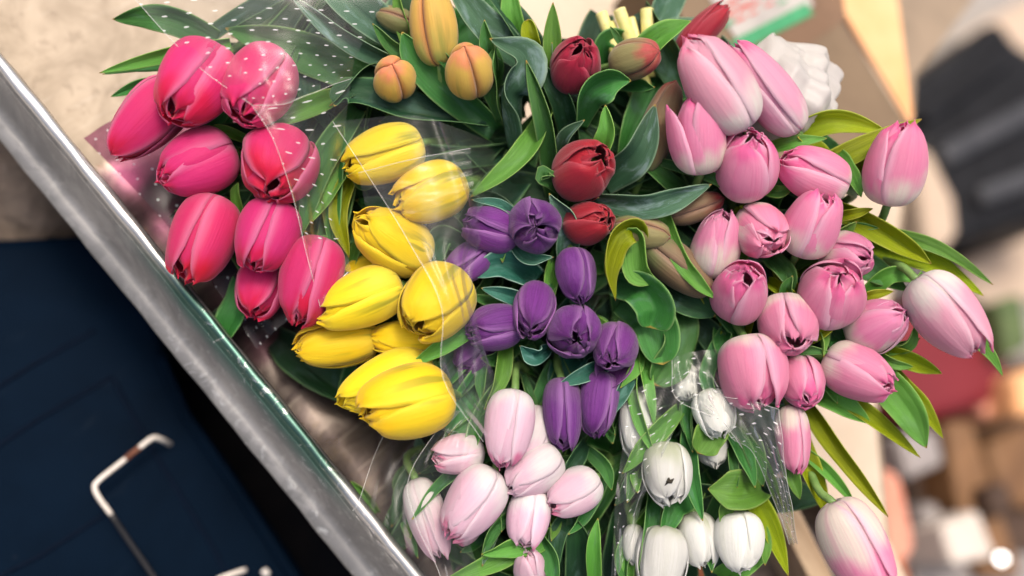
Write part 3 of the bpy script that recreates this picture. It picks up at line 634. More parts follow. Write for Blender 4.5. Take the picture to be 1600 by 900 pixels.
# ------------------------------------------------------------------ leaves seen in the photo, each on its nearest tulip
#  bunch, [(px,py,h)...], width px, kind, roll, twist, cup, shape
LV = [
 ('hot', [(340,62,-1),(255,28,0),(176,30,-.6)], 62,'mid',20,30,.3,'lance'), ('hot', [(360,66,-.6),(262,86,.3),(155,114,-.6)], 34,'light',25,-20,.3,'lance'),
 ('hot', [(330,108,-1.6),(240,108,-1),(160,116,-1)], 30,'mid',-40,10,.3,'lance'), ('hot', [(290,126,-1.2),(225,132,-.8),(173,151,-1)], 30,'mid',20,0,.3,'lance'),
 ('hot', [(590,130,-3),(470,80,-1.4),(352,44,-1)], 92,'mid',10,20,.3,'lance'), ('hot', [(600,210,-3.5),(500,130,-3),(420,90,-2.5)], 90,'dark',0,20,.3,'lance'),
 ('peach', [(640,110,-1.5),(545,62,.4),(452,-8,.4)], 46,'grey',30,-20,.5,'lance'), ('peach', [(640,80,-2),(550,10,-.6),(480,-60,-.6)], 88,'grey',-10,20,.3,'lance'),
 ('peach', [(700,190,-3),(590,110,-1.6),(515,165,.2)], 60,'dark',40,50,.5,'lance'), ('peach', [(760,195,-2.5),(640,172,-.8),(545,150,-.5),(522,166,.2)], 58,'dark',-30,30,.4,'plain'),
 ('peach', [(775,205,-3),(700,140,-.6),(650,90,.6),(628,50,1.2)], 76,'mid',15,-20,.4,'lance'), ('peach', [(665,95,-1),(620,78,.2),(582,37,.5)], 34,'mid',20,0,.4,'lance'),
 ('peach', [(735,135,-.5),(695,92,1.2),(675,70,1.8)], 28,'mid',20,0,.4,'lance'), ('peach', [(830,110,-2),(755,40,-.5),(690,-50,-.5)], 78,'grey',-15,10,.25,'lance'),
 ('peach', [(850,110,-2.4),(800,30,-1),(740,-60,-1)], 66,'dark',-25,10,.3,'lance'), ('peach', [(770,110,-.6),(762,70,.6),(757,31,1.2)], 34,'mid',10,30,.4,'lance'),
 ('peach', [(800,235,-2.5),(788,150,0),(812,95,1.0),(765,60,1.4)], 62,'grey',-50,90,.5,'plain'), ('peach', [(785,190,-2),(772,120,.4),(775,70,.8)], 30,'mid',50,0,.5,'plain'),
 ('red', [(860,170,-2),(815,245,.2),(735,308,.8)], 54,'light',-20,30,.35,'lance'), ('red', [(870,310,-3),(858,200,.2),(822,94,1.0)], 50,'mid',35,-20,.5,'lance'),
 ('red', [(895,240,-3),(880,160,-.6),(838,92,.4)], 54,'dark',25,-10,.4,'lance'), ('red', [(868,170,-2.5),(862,80,0),(864,4,.8)], 46,'light',-10,20,.4,'lance'),
 ('peach', [(845,110,-2),(832,70,-.2),(825,30,.2)], 34,'yg',10,30,.4,'round'), ('peach', [(820,100,-2.6),(800,30,-1),(795,-40,-1)], 50,'light',0,10,.3,'lance'),
 ('red', [(900,200,-1.5),(918,150,.8),(950,128,1.4),(986,126,1.2)], 50,'mid',-30,40,.5,'plain'), ('red', [(925,280,-1),(948,215,1.4),(946,164,1.8)], 46,'light',30,-20,.4,'lance'),
 ('red', [(940,290,-2),(995,238,.6),(1024,163,1.4)], 74,'grey',-15,20,.35,'lance'), ('red', [(975,110,-1.4),(1030,62,-.3),(1080,33,.2)], 58,'light',15,30,.4,'lance'),
 ('red', [(985,90,-1),(965,60,-.5),(953,41,-.4)], 16,'mid',0,0,.3,'lance'), ('red', [(925,312,-1),(1005,322,1.0),(1060,308,1.3),(1112,288,1.2)], 58,'grey',-20,20,.4,'lance'),
 ('red', [(1030,310,-1),(1060,398,.8),(1090,440,1.4),(1118,467,1.2)], 38,'light',-20,20,.35,'lance'), ('red', [(1030,252,-1),(1110,276,.6),(1167,314,1.2)], 26,'mid',-20,0,.4,'lance'),
 ('red', [(990,250,-2),(1040,200,-.6),(1090,190,-1.5)], 60,'mid',-30,20,.35,'lance'), ('red', [(950,300,-3),(1000,270,-2),(1060,262,-1.5)], 46,'dark',0,20,.3,'lance'),
 ('red', [(880,300,-1),(862,282,.6),(850,272,1.0),(876,275,1.4)], 24,'mid',30,0,.5,'plain'),
 ('red', [(1000,395,-1),(990,358,1.4),(962,372,2.0),(948,420,1.6),(962,470,.8)], 40,'yg',25,40,.5,'plain'), ('red', [(975,380,.2),(992,372,1.2),(998,425,1.2),(1030,442,.6)], 42,'light',-30,50,.5,'plain'),
 ('red', [(960,440,-1.5),(1000,450,.3),(1022,482,1.1),(1016,512,.6)], 74,'mid',-10,30,.5,'round'), ('red', [(970,470,-2),(1020,500,-.6),(1036,570,.2)], 84,'mid',-10,10,.3,'round'),
 ('red', [(1050,450,-3),(1060,530,-1.2),(1022,602,-.5)], 84,'mid',20,10,.25,'round'), ('red', [(1030,440,-2.5),(1075,470,-1),(1118,494,-.8)], 72,'dark',0,10,.3,'lance'),
 ('red', [(990,560,-1.5),(996,640,.6),(1022,712,1.0)], 32,'light',-35,40,.5,'lance'), ('red', [(1000,540,-2),(1012,610,.2),(1022,664,.2)], 32,'light',30,0,.5,'lance'),
 ('purple', [(995,570,-1.5),(972,610,.5),(951,656,1.0)], 34,'teal',10,20,.4,'lance'), ('purple', [(950,570,-.6),(915,585,.6),(872,602,1.0)], 38,'teal',-10,20,.35,'lance'),
 ('purple', [(885,410,-1.5),(892,350,.3),(858,302,1.0)], 42,'grey',30,30,.5,'plain'), ('purple', [(810,350,-.5),(785,322,.8),(737,312,.8)], 26,'teal',-30,20,.5,'lance'),
 ('purple', [(840,440,-2.5),(785,415,-.2),(736,432,.3)], 66,'teal',-10,20,.35,'lance'), ('purple', [(835,480,-2),(795,462,-.4),(752,450,0)], 36,'teal',0,20,.4,'lance'),
 ('purple', [(790,350,-1),(820,400,.4),(865,402,.6)], 22,'teal',0,10,.5,'plain'), ('purple', [(855,545,-.6),(835,555,.4),(812,540,.6)], 26,'teal',10,20,.5,'plain'),
 ('purple', [(790,530,-1.6),(782,590,.2),(757,640,.6)], 38,'light',20,20,.45,'lance'), ('purple', [(760,540,-2.4),(752,590,-1),(752,630,-.6)], 26,'mid',-20,20,.4,'lance'),
 ('purple', [(735,390,-2),(690,372,-.6),(676,412,0)], 46,'dark',0,30,.4,'round'), ('purple', [(720,370,-2),(700,350,-1.2),(672,360,-1)], 40,'dark',0,0,.3,'lance'),
 ('yellow', [(755,500,-1),(700,534,1.0),(640,572,1.2)], 44,'light',15,20,.35,'lance'), ('yellow', [(780,560,-3),(730,630,-1.4),(694,700,-.8)], 80,'mid',10,20,.3,'lance'),
 ('pale', [(790,600,-3),(760,650,-1.6),(700,680,-.6)], 60,'mid',10,20,.3,'lance'), ('pale', [(850,820,-1.5),(780,872,.4),(690,910,.8)], 50,'light',0,20,.35,'lance'),
 ('pale', [(860,835,-1),(810,850,1.0),(752,866,1.2)], 52,'light',10,30,.3,'lance'), ('pale', [(905,800,-2),(872,830,-.4),(866,905,0)], 42,'dark',0,30,.35,'lance'),
 ('pale', [(915,690,-2),(890,730,0),(866,768,.8)], 40,'dark',20,20,.35,'lance'), ('pale', [(915,700,-2),(945,730,-.4),(956,766,.2)], 34,'mid',-10,10,.35,'lance'),
 ('pale', [(800,800,-1),(770,830,.4),(752,872,.6)], 30,'mid',20,20,.4,'lance'), ('pale', [(840,835,-.5),(860,870,.8),(868,925,1)], 46,'mid',-20,20,.35,'lance'),
 ('white', [(930,930,-1),(928,860,.6),(934,810,1)], 34,'light',10,20,.4,'lance'), ('white', [(900,930,-2),(905,850,-1),(890,800,-1)], 60,'dark',10,20,.3,'lance'),
 ('white', [(1060,640,-1.5),(1010,690,.4),(972,740,.2)], 46,'light',10,20,.35,'lance'), ('white', [(1075,670,-1.5),(1080,740,1.0),(1098,814,1.4)], 40,'mid',-15,10,.45,'lance'),
 ('white', [(1130,640,-1),(1105,680,.6),(1090,708,1)], 62,'light',0,10,.35,'round'), ('white', [(1140,670,-1.5),(1160,710,.4),(1180,762,1)], 46,'mid',20,20,.4,'lance'),
 ('white', [(1165,670,-1.5),(1180,710,.4),(1192,760,.6)], 46,'mid',-10,20,.4,'lance'), ('white', [(1140,690,-1),(1146,730,.6),(1152,762,.8)], 22,'mid',0,0,.4,'lance'),
 ('white', [(1192,764,-1),(1150,768,1.2),(1106,764,1.4)], 62,'light',-25,40,.4,'plain'), ('white', [(1150,770,-.5),(1135,790,1.0),(1126,820,1.2)], 36,'light',10,0,.4,'lance'),
 ('white', [(1080,770,-2),(1050,790,-.2),(1034,842,.6)], 62,'mid',10,20,.35,'lance'), ('white', [(1020,760,-2),(1012,830,.2),(996,895,1)], 38,'mid',20,20,.4,'lance'),
 ('white', [(1020,720,-2),(990,750,-.6),(960,790,-.4)], 50,'dark',20,20,.3,'lance'), ('white', [(1150,740,-3),(1195,810,-1),(1232,900,-.6)], 52,'yg',10,20,.4,'lance'),
 ('white', [(1120,900,-2),(1150,890,-.6),(1200,870,-.6)], 50,'light',10,20,.4,'lance'), ('white', [(1060,760,-3),(1130,790,-2.5),(1150,830,-2)], 70,'dark',0,20,.3,'lance'),
 ('pink', [(1245,610,-3),(1310,705,-.5),(1388,808,-1)], 40,'yg',-25,20,.5,'lance'), ('pink', [(1235,650,-3),(1262,730,-1.2),(1292,806,-2)], 52,'yg',10,20,.4,'lance'),
 ('pink', [(1250,700,-2),(1295,740,-.8),(1337,790,-1.4)], 28,'light',0,10,.4,'lance'), ('pink', [(1222,690,-1.5),(1236,740,.0),(1250,780,-.4)], 36,'light',0,10,.4,'lance'),
 ('pink', [(1260,590,-2.5),(1350,645,-.6),(1438,715,-1.2)], 42,'yg',10,20,.4,'lance'), ('pink', [(1340,560,-2),(1410,630,.3),(1448,700,-.2)], 78,'light',-12,-10,.3,'lance'),
 ('pink', [(1370,560,-2.5),(1430,625,-.8),(1474,685,-1.2)], 40,'yg',10,20,.4,'lance'), ('pink', [(1340,540,-2),(1410,558,-.4),(1472,584,-.6)], 46,'yg',-20,20,.4,'lance'),
 ('pink', [(1350,545,-1.5),(1395,568,.2),(1427,573,.2)], 24,'light',-10,0,.4,'lance'), ('pink', [(1480,500,-1),(1530,540,.4),(1567,588,.2)], 38,'light',20,20,.4,'lance'),
 ('pink', [(1300,320,-2),(1385,366,.3),(1455,412,-.2)], 52,'yg',-20,20,.45,'lance'), ('pink', [(1330,360,-2.5),(1450,385,-.8),(1552,445,-1.2)], 36,'light',15,20,.4,'lance'),
 ('pink', [(1330,380,-3),(1450,410,-1.2),(1537,462,-1.5)], 52,'yg',10,20,.4,'lance'), ('pink', [(1440,425,-.5),(1420,455,.5),(1410,494,.5)], 30,'light',30,10,.4,'lance'),
 ('pink', [(1340,470,-2),(1390,430,-.6),(1440,440,-.4)], 40,'light',0,20,.4,'lance'), ('pink', [(1300,400,-2.6),(1360,420,-1.2),(1420,455,-1.2)], 60,'mid',0,20,.3,'lance'),
 ('pink', [(1225,215,-2),(1300,190,-.6),(1385,205,-1)], 54,'yg',-10,20,.35,'lance'), ('pink', [(1255,280,-2),(1335,238,-.4),(1440,186,-1)], 56,'yg',15,20,.35,'lance'),
 ('pink', [(1190,235,-1),(1240,222,.5),(1292,216,.5)], 30,'light',0,10,.4,'lance'), ('pink', [(1310,240,-.6),(1330,275,.6),(1346,308,.6)], 34,'light',0,10,.4,'lance'),
 ('pink', [(1330,300,-2),(1350,260,-1),(1372,262,-1)], 50,'yg',0,0,.3,'lance'), ('pink', [(1290,340,-1.5),(1330,335,.4),(1364,326,.5)], 24,'yg',0,10,.4,'lance'),
 ('pink', [(1180,290,-2),(1215,300,-.4),(1240,290,0)], 30,'light',0,10,.4,'lance'), ('pink', [(1200,400,-2.2),(1225,425,-.8),(1240,455,-.6)], 46,'mid',0,10,.35,'lance'),
 ('pink', [(1200,440,-2),(1225,455,-.6),(1245,460,-.2)], 30,'yg',0,10,.4,'lance'), ('pink', [(1190,555,-1.5),(1250,546,.6),(1298,551,.8)], 26,'mid',-20,10,.4,'lance'),
 ('pink', [(1255,535,-1),(1284,520,.6),(1304,511,.8)], 22,'yg',0,10,.4,'lance'), ('pink', [(1290,510,-2.5),(1310,530,-1.6),(1330,570,-1.5)], 70,'mid',0,10,.3,'lance'),
 ('pink', [(1320,480,-1),(1360,462,.5),(1396,455,.6)], 24,'yg',0,10,.4,'lance'), ('pink', [(1390,545,-1),(1418,535,.4),(1432,505,.6)], 32,'light',-30,20,.5,'lance'),
 ('pink', [(1270,610,-2),(1310,630,-.4),(1360,662,-.4)], 56,'light',10,20,.35,'lance'), ('pink', [(1120,480,-2),(1150,520,-1.5),(1130,550,-1.2)], 36,'mid',0,20,.4,'lance'),
 ('pink', [(1160,490,-3),(1180,530,-2.2),(1200,560,-2)], 46,'dark',0,20,.4,'lance'), ('pink', [(1090,500,-3),(1120,540,-2.4),(1140,590,-2)], 60,'dark',0,20,.3,'lance'),
 ('hot', [(560,170,-2.5),(500,260,-.6),(468,372,.2)], 62,'mid',10,20,.35,'lance'), ('hot', [(570,200,-2.5),(530,280,-1),(486,348,.2)], 46,'light',-20,20,.35,'lance'),
 ('yellow', [(560,250,-2),(530,330,-.8),(545,402,-.2)], 44,'yg',0,20,.35,'lance'), ('yellow', [(530,200,-2),(520,300,-1.2),(520,400,-.8)], 50,'mid',0,20,.35,'lance'),
 ('hot', [(530,150,-2.4),(470,172,-.6),(395,198,.3)], 50,'light',10,20,.35,'lance'), ('yellow', [(560,380,-2),(535,440,-1),(510,500,-.8)], 30,'light',0,0,.35,'lance'),
 ('yellow', [(600,270,-2),(570,290,-1),(550,280,-.6)], 24,'mid',0,0,.35,'lance'), ('pale', [(590,800,-6),(566,766,-5),(547,752,-4.6)], 26,'light',20,10,.35,'lance'),
 ('hot', [(450,236,-3.2),(385,214,-2.6),(318,206,-2.8)], 60,'dark',0,0,.3,'lance'), ('hot', [(450,330,-3.2),(385,318,-2.8),(330,316,-3)], 60,'dark',0,0,.3,'lance'), ('hot', [(380,350,-2),(368,305,-1),(372,285,-.6)], 22,'light',0,0,.35,'lance'), ('hot', [(390,220,-2),(350,204,-.6),(328,198,-.2)], 24,'light',0,0,.35,'lance'),
]
for i, (b, pp, w, kind, roll, tw, cup, shp) in enumerate(LV):
    c = np.array(pp[0][:2]); best = min((t for t in TULIPS if t[0] == b), key=lambda t: np.linalg.norm(t[2]-c))
    h = sum(p[2] for p in pp)/len(pp)
    leaf(best[1], [P(*p) for p in pp], w*(D0-h/100)/F_PX, kind, roll, tw, cup, np.random.default_rng(500+i), shp)
# deep foliage low in each bunch: leaves of the same tulips
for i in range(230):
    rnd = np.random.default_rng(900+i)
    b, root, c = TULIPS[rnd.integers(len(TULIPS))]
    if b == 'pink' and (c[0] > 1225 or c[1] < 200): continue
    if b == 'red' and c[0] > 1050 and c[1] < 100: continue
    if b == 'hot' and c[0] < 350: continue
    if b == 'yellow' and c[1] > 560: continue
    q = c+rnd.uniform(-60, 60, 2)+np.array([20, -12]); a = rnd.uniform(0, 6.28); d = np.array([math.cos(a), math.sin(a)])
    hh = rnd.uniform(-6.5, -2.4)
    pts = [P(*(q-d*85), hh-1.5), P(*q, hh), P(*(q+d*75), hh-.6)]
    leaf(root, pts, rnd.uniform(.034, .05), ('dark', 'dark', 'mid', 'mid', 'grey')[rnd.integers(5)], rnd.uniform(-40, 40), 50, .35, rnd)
# low leaves closing the ground between the bunches
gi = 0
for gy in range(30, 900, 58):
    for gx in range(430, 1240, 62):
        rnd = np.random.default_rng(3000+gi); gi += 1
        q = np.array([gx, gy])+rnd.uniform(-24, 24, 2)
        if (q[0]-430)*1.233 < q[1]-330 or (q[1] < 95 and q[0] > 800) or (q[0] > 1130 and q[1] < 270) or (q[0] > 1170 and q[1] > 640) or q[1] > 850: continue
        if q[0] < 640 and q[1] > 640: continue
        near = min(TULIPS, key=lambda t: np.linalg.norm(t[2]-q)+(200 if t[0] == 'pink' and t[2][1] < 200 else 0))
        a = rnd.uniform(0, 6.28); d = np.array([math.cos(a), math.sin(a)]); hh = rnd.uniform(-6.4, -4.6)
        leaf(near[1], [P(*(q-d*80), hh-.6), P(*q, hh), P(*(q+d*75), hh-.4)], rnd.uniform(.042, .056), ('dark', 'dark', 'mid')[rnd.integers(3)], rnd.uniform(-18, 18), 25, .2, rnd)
# pale cut ends lying the other way
CUT = [((985, 150, -4), (940, 22, -3.2), 20, 'leftmost pale cut stem end above the olive bud'), ((1000, 150, -4), (953, 38, -3.6), 19, 'second pale cut stem end, shorter and thicker, beside the leftmost one'),
       ((1010, 140, -4), (968, 16, -2.8), 21, 'tall yellow cut stem end in the middle of the pale stems'), ((1010, 130, -4), (986, 30, -3.8), 15, 'thin pale cut stem end behind the tall middle one'),
       ((1014, 120, -4), (1011, 16, -3.4), 22, 'cream white cut stem end standing farthest right of the pale stems')]
for a, b, w, lab in CUT:
    p0, p1 = P(*a), P(*b); r = w*PX/2
    V, Fc = tube(catmull([p0, p0*.5+p1*.5+Bv*.002, p1-(p1-p0)*.03, p1], 14), np.r_[np.full(12, r), r*.92, r*.7], 12)
    o = mesh_obj('cut_stem', V, Fc, M['cutstem'], org=p0); tag(o, lab, 'stem', 'pale cut tulip stems at the top')

# ------------------------------------------------------------------ cellophane
def film(label, rows, mat, sag=.004, edges=(), seed=0, group=None, nu=26, crinkle=.0006):
    """rows: list of rows of (px,py,h); the sheet is the surface through them"""
    rnd = np.random.default_rng(seed)
    R_ = [catmull([P(*p) for p in r], nu) for r in rows]
    nv = 26
    G = np.stack([catmull([r[i] for r in R_], nv) for i in range(nu)], 1)      # nv x nu
    jj, ii = np.meshgrid(np.arange(nv), np.arange(nu), indexing='ij')
    for q in range(5):
        a = rnd.uniform(0, 6.28); f = rnd.uniform(.25, 1.1); p = rnd.uniform(0, 6.28)
        G = G + (crinkle*np.sin((ii*math.cos(a)+jj*math.sin(a))*f+p))[..., None]*Bv
    U_ = np.cumsum(np.r_[0, np.linalg.norm(np.diff(G[nv//2], axis=0), axis=1)]); V_ = np.cumsum(np.r_[0, np.linalg.norm(np.diff(G[:, nu//2], axis=0), axis=1)])
    uv = np.stack(np.meshgrid(U_, V_), -1).reshape(-1, 2)
    root = thing('plastic_film', label, 'plastic film', G[0, 0], group)
    mesh_obj('sheet', G.reshape(-1, 3), grid_faces(nu, nv), mat, root, uv)
    E = dict(l=G[:, 0], r=G[:, -1], t=G[0], b=G[-1])
    for e in edges:
        V, Fc = tube(E[e], .00025, 6); mesh_obj('folded_edge', V, Fc, M['filmedge'], root)
    return root
GF_ = 'clear film wrapped round the tulips'
film('dotted clear film wrapped over the upper hot pink tulips', [[(190,-25,3),(380,-30,3),(620,-30,1)], [(300,95,4.6),(420,70,4.8),(560,80,1)], [(395,165,5),(450,160,5),(548,122,1)]], M['filmdot'], edges=('l', 'b'), seed=1, group=GF_)
film('dotted clear film folded down beside the yellow tulips', [[(395,166,5.1),(470,150,4),(548,124,1)], [(428,220,5),(480,230,3.6),(535,230,1)], [(455,300,4),(490,310,2.6),(520,330,1)], [(478,390,3.4),(500,400,2),(540,390,.5)], [(500,480,3),(515,470,2.6),(550,430,2)]], M['filmdot'], edges=('l',), seed=2, group=GF_)
film('wet dotted film tinted for tulip reflections, lying on the tray floor under the hot pink tulips', [[(128,215,-3.4),(215,170,-3.6),(330,120,-4)], [(270,360,-3.2),(360,300,-3.8),(460,260,-4.4)], [(400,545,-3.4),(450,500,-3.4),(540,430,-4.4)]], M['filmfloor'], seed=3, group=GF_, crinkle=.0011)
film('clear film over the right half of the yellow tulips', [[(520,190,2),(640,180,3.6),(700,195,2.5),(775,225,-4)], [(585,290,3.4),(670,300,4),(735,320,3.4),(765,330,0)], [(640,380,4.2),(700,400,4.4),(738,430,3.6)], [(690,480,5),(725,500,4.8),(752,530,3)], [(692,590,4.6),(730,600,2.6),(775,590,1)], [(755,690,3.4),(775,660,2.4),(800,640,1)]], M['film'], edges=('l',), seed=4, group=GF_)
film('clear film flap with a bright edge across the upper yellow tulips', [[(560,270,3.2),(640,250,4.2),(735,232,3)], [(575,340,3.0),(660,330,4.2),(740,290,3)]], M['film'], edges=('t',), seed=5, group=GF_)
film('clear film curling round the pale pink tulips at the lower left', [[(706,640,2.6),(735,640,1),(760,600,0)], [(640,742,2),(690,700,2.8),(740,680,2)], [(650,815,2),(690,780,3),(720,760,3)], [(688,900,2),(705,860,2.4),(730,830,2.4)], [(692,960,2),(720,930,2.2),(750,900,2)]], M['film'], edges=('l',), seed=6, group=GF_)
film('clear film hanging over the lower tray rim', [[(650,590,-5),(690,640,-4),(640,760,-3)], [(590,700,-1),(620,760,-.4),(650,830,0)], [(562,780,2.0),(612,850,2.2),(690,920,1.6)], [(550,800,2.2),(600,870,2.3),(660,940,2.2)]], M['film'], edges=('l',), seed=7, group=GF_, crinkle=.0011)
film('dotted film strip beside the white tulip with the hole', [[(985,610,1.2),(1040,590,1),(1095,565,.6)], [(972,700,1.6),(1010,700,1.8),(1060,660,1.8)], [(962,780,1.6),(985,780,1.8),(1020,740,2.2)], [(955,900,1.4),(970,890,1.6),(1000,800,1)]], M['filmdot'], seed=8, group=GF_, crinkle=.0011)
film('dotted film sheet over the blurred white tulip deep in the bunch', [[(1050,560,.5),(1080,550,.6),(1125,545,0)], [(1055,620,1.2),(1095,610,1.6),(1140,640,1.6)], [(1110,650,2),(1130,660,2.4),(1160,700,2)]], M['filmdot'], edges=('l', 'b'), seed=9, group=GF_)
film('grey gathered dotted film hanging below the ragged pink tulip', [[(1130,620,2.2),(1170,625,3),(1218,640,3.2)], [(1140,680,1.6),(1185,670,3.2),(1222,690,3)], [(1175,705,1.6),(1205,720,2.6),(1228,740,2.2)], [(1205,770,1.2),(1222,780,1.6),(1236,790,1.2)], [(1232,850,-.5),(1238,850,-.4),(1246,850,-.5)]], M['filmgrey'], edges=('l', 'r', 't'), seed=10, group=GF_, crinkle=.0011)

# ------------------------------------------------------------------ behind: box, bag
def block(name, px, z, zb, mat, parent=None, bevel=.004, org=None):
    V, Fc = prism([onz(a, b, z) for a, b in px], zb)
    return mesh_obj(name, V, Fc, mat, parent, smooth=False, bevel=bevel, org=V.mean(0) if parent is None else None)
bx0 = onz(1250, 100, 0)
box = thing('cardboard_box', 'brown cardboard box with green and red printed tape behind the pink tulips', 'box', bx0)
# top face lies square to the tray; printed tape runs across it
BZ = .085
def bxp(name, px, z0, z1, mat, bev=0.0):
    V, Fc = prism([onz(a, b, z1) for a, b in px], z0)
    return mesh_obj(name, V, Fc, mat, box, smooth=False, bevel=bev)
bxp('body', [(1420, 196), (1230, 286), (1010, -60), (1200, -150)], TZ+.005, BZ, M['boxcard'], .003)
bxp('packing_tape', [(1207, 112), (1185, 78), (1120, -25), (1300, -110), (1322, 28)], BZ-.01, BZ+.0008, M['boxdark'])
bxp('printed_label', [(1142, 48), (1158, 68), (1272, 8), (1225, -62), (1105, -10)], BZ+.001, BZ+.0016, M['lblwhite'])
bxp('printed_stripe', [(1142, 64), (1154, 82), (1272, 22), (1260, 4)], BZ+.002, BZ+.0026, M['lblgreen'])
for q in range(14):
    cx = 1140+(q % 5)*21+random.uniform(-5, 5)+(q//5)*2; cy = 42-(q % 5)*10-(q//5)*17+random.uniform(-4, 4)
    a = random.uniform(6, 11)
    bxp('printed_mark', [(cx-a, cy+a*.5), (cx+a, cy-a*.5), (cx+a*.8, cy-a*1.1), (cx-a, cy-a*.2)], BZ+.002, BZ+.0026, M['lblred'] if q % 4 else M['lblgreen'])
V = [onz(1421, 195, BZ-.001), onz(1304, -2, BZ-.001), onz(1260, -80, BZ-.001), onz(1390, -80, BZ-.03), onz(1402, 40, BZ-.03), onz(1424, 180, BZ-.02)]
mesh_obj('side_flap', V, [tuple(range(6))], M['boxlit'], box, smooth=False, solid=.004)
# white crumpled plastic bag with one peaked handle
bc = P(1225, 150, -3.5); Vb = []; nb, na = 44, 72
for j in range(nb):
    t = j/(nb-1)*math.pi
    for i in range(na):
        th = 2*math.pi*i/na
        r = .034*math.sin(t)**.8*(1+.16*math.sin(3*th+2*t)+.09*math.sin(7*th-5*t)+.05*math.sin(13*th+9*t)+.018*math.sin(21*th-17*t+math.sin(9*t))+.010*math.sin(34*th+23*t))
        u = -.040*math.cos(t)*(1+.05*math.sin(5*th))
        ax = unit(-.25*Rv+1.0*Uv); ay = np.cross(Bv, ax)
        q = bc + ax*u + ay*r*math.cos(th)*1.35 + Bv*r*math.sin(th)
        pk = math.exp(-((th-math.pi*1.0)/.5)**2)*0
        Vb.append(q)
Vb = np.array(Vb)
ptip = P(1216, 42, -3.0); src = P(1205, 100, -3.2)
dist = np.linalg.norm(Vb-src, axis=1); wgt = np.exp(-(dist/.013)**2)[:, None]
Vb = Vb + wgt*(ptip-src)*.95
Fb = [(j*na+i, j*na+(i+1) % na, (j+1)*na+(i+1) % na, (j+1)*na+i) for j in range(nb-1) for i in range(na)]
uvb = [(i/na, j/(nb-1)) for j in range(nb) for i in range(na)]
o = mesh_obj('plastic_bag', Vb, Fb, M['bag'], uvs=uvb, subsurf=1, org=bc); tag(o, 'crumpled white plastic bag with a peaked corner between pink tulips and box', 'plastic bag')
o = block('paper_ream', [(1500, 560), (1620, 560), (1620, 640), (1500, 640)], -.60, GZ, M['darkbrown'])
tag(o, 'dark brown low block on the pavement behind the red crate', 'block')

# ------------------------------------------------------------------ far blurred things on the pavement at the right
bag = thing('padded_bag', 'large charcoal padded bag with grey sheen standing out of focus at upper right', 'bag', onz(1500, 350, GZ))
block('body', [(1405, 140), (1490, 85), (1565, 20), (1590, 60), (1700, 130), (1720, 330), (1600, 345), (1500, 385), (1460, 300)], -.42, GZ, M['charcoal'], bag, .03)
for (a, b, c, d, m) in (((1440, 170), (1580, 75), (1590, 95), (1450, 195), 'charcoal'), ((1470, 225), (1620, 150), (1625, 185), (1480, 260), 'silver'), ((1530, 290), (1640, 250), (1640, 285), (1540, 320), 'silver')):
    V, Fc = prism([onz(*q, -.395) for q in (a, b, c, d)], -.43); mesh_obj('padding_band', V, Fc, M[m], bag, smooth=False, bevel=.01)
o = block('cream_board', [(1425, 225), (1455, 230), (1495, 310), (1502, 365), (1475, 395), (1450, 385)], -.40, GZ, M['cream'], bevel=.02); tag(o, 'cream rounded board standing beside the dark padded bag, out of focus', 'board')
o = block('cream_slab', [(1500, 60), (1545, 30), (1640, -20), (1700, 60), (1600, 110)], -.60, GZ, M['cream'], bevel=.01); tag(o, 'pale cream slab lying behind the dark padded bag at the top', 'slab')
o = block('beige_mat', [(1480, 420), (1640, 340), (1660, 440), (1560, 500)], -.66, GZ, M['cream'], bevel=.01); tag(o, 'pale beige mat on the ground between the dark bag and the red crate', 'mat')
o = block('red_crate', [(1380, 520), (1470, 440), (1560, 520), (1585, 620), (1440, 662), (1395, 640)], -.45, GZ, M['redpl'], bevel=.02); tag(o, 'dark red crate out of focus below the farthest right tulip', 'crate')
o = block('brown_plank', [(1478, 660), (1520, 655), (1560, 780), (1600, 900), (1540, 905), (1500, 790)], -.42, GZ, M['brownw'], bevel=.01); tag(o, 'upright brown wooden plank below the red crate, out of focus', 'plank')
o = block('brown_carton', [(1540, 690), (1640, 650), (1660, 800), (1570, 790)], -.52, GZ, M['brownw'], bevel=.02); tag(o, 'brown carton at the right edge beside the wooden plank', 'carton')
o = block('dark_box', [(1420, 740), (1475, 720), (1500, 800), (1440, 830)], -.50, GZ, M['darkbrown'], bevel=.01); tag(o, 'dark brown box between the grey-white box and the bright packet', 'box')
o = block('white_box', [(1400, 680), (1465, 670), (1478, 725), (1420, 750)], -.42, GZ, M['whitebox'], bevel=.01); tag(o, 'grey-white box just below the broad green leaf tips, out of focus', 'box')
o = block('white_packet', [(1470, 820), (1530, 795), (1560, 870), (1490, 885)], -.36, GZ, M['brightbox'], bevel=.01); tag(o, 'bright white packet in front of the brown plank at lower right', 'packet')
o = block('salmon_bag', [(1375, 720), (1415, 740), (1440, 860), (1400, 905), (1380, 850)], -.30, GZ, M['salmon'], bevel=.02); tag(o, 'salmon pink paper bag right of the lowest lilac pink tulip', 'paper bag')
o = block('grey_board', [(1430, 880), (1650, 860), (1660, 960), (1430, 980)], -.45, GZ, M['greytile'], bevel=.01); tag(o, 'grey board along the bottom right corner', 'board')
o = block('dark_gap_fill', [(1385, 330), (1440, 370), (1470, 420), (1400, 460)], -.50, GZ, M['greytile'], bevel=.01); tag(o, 'grey block standing in for the dark gap left of the cream rounded board', 'box')  # solid block put where there is only a dark gap
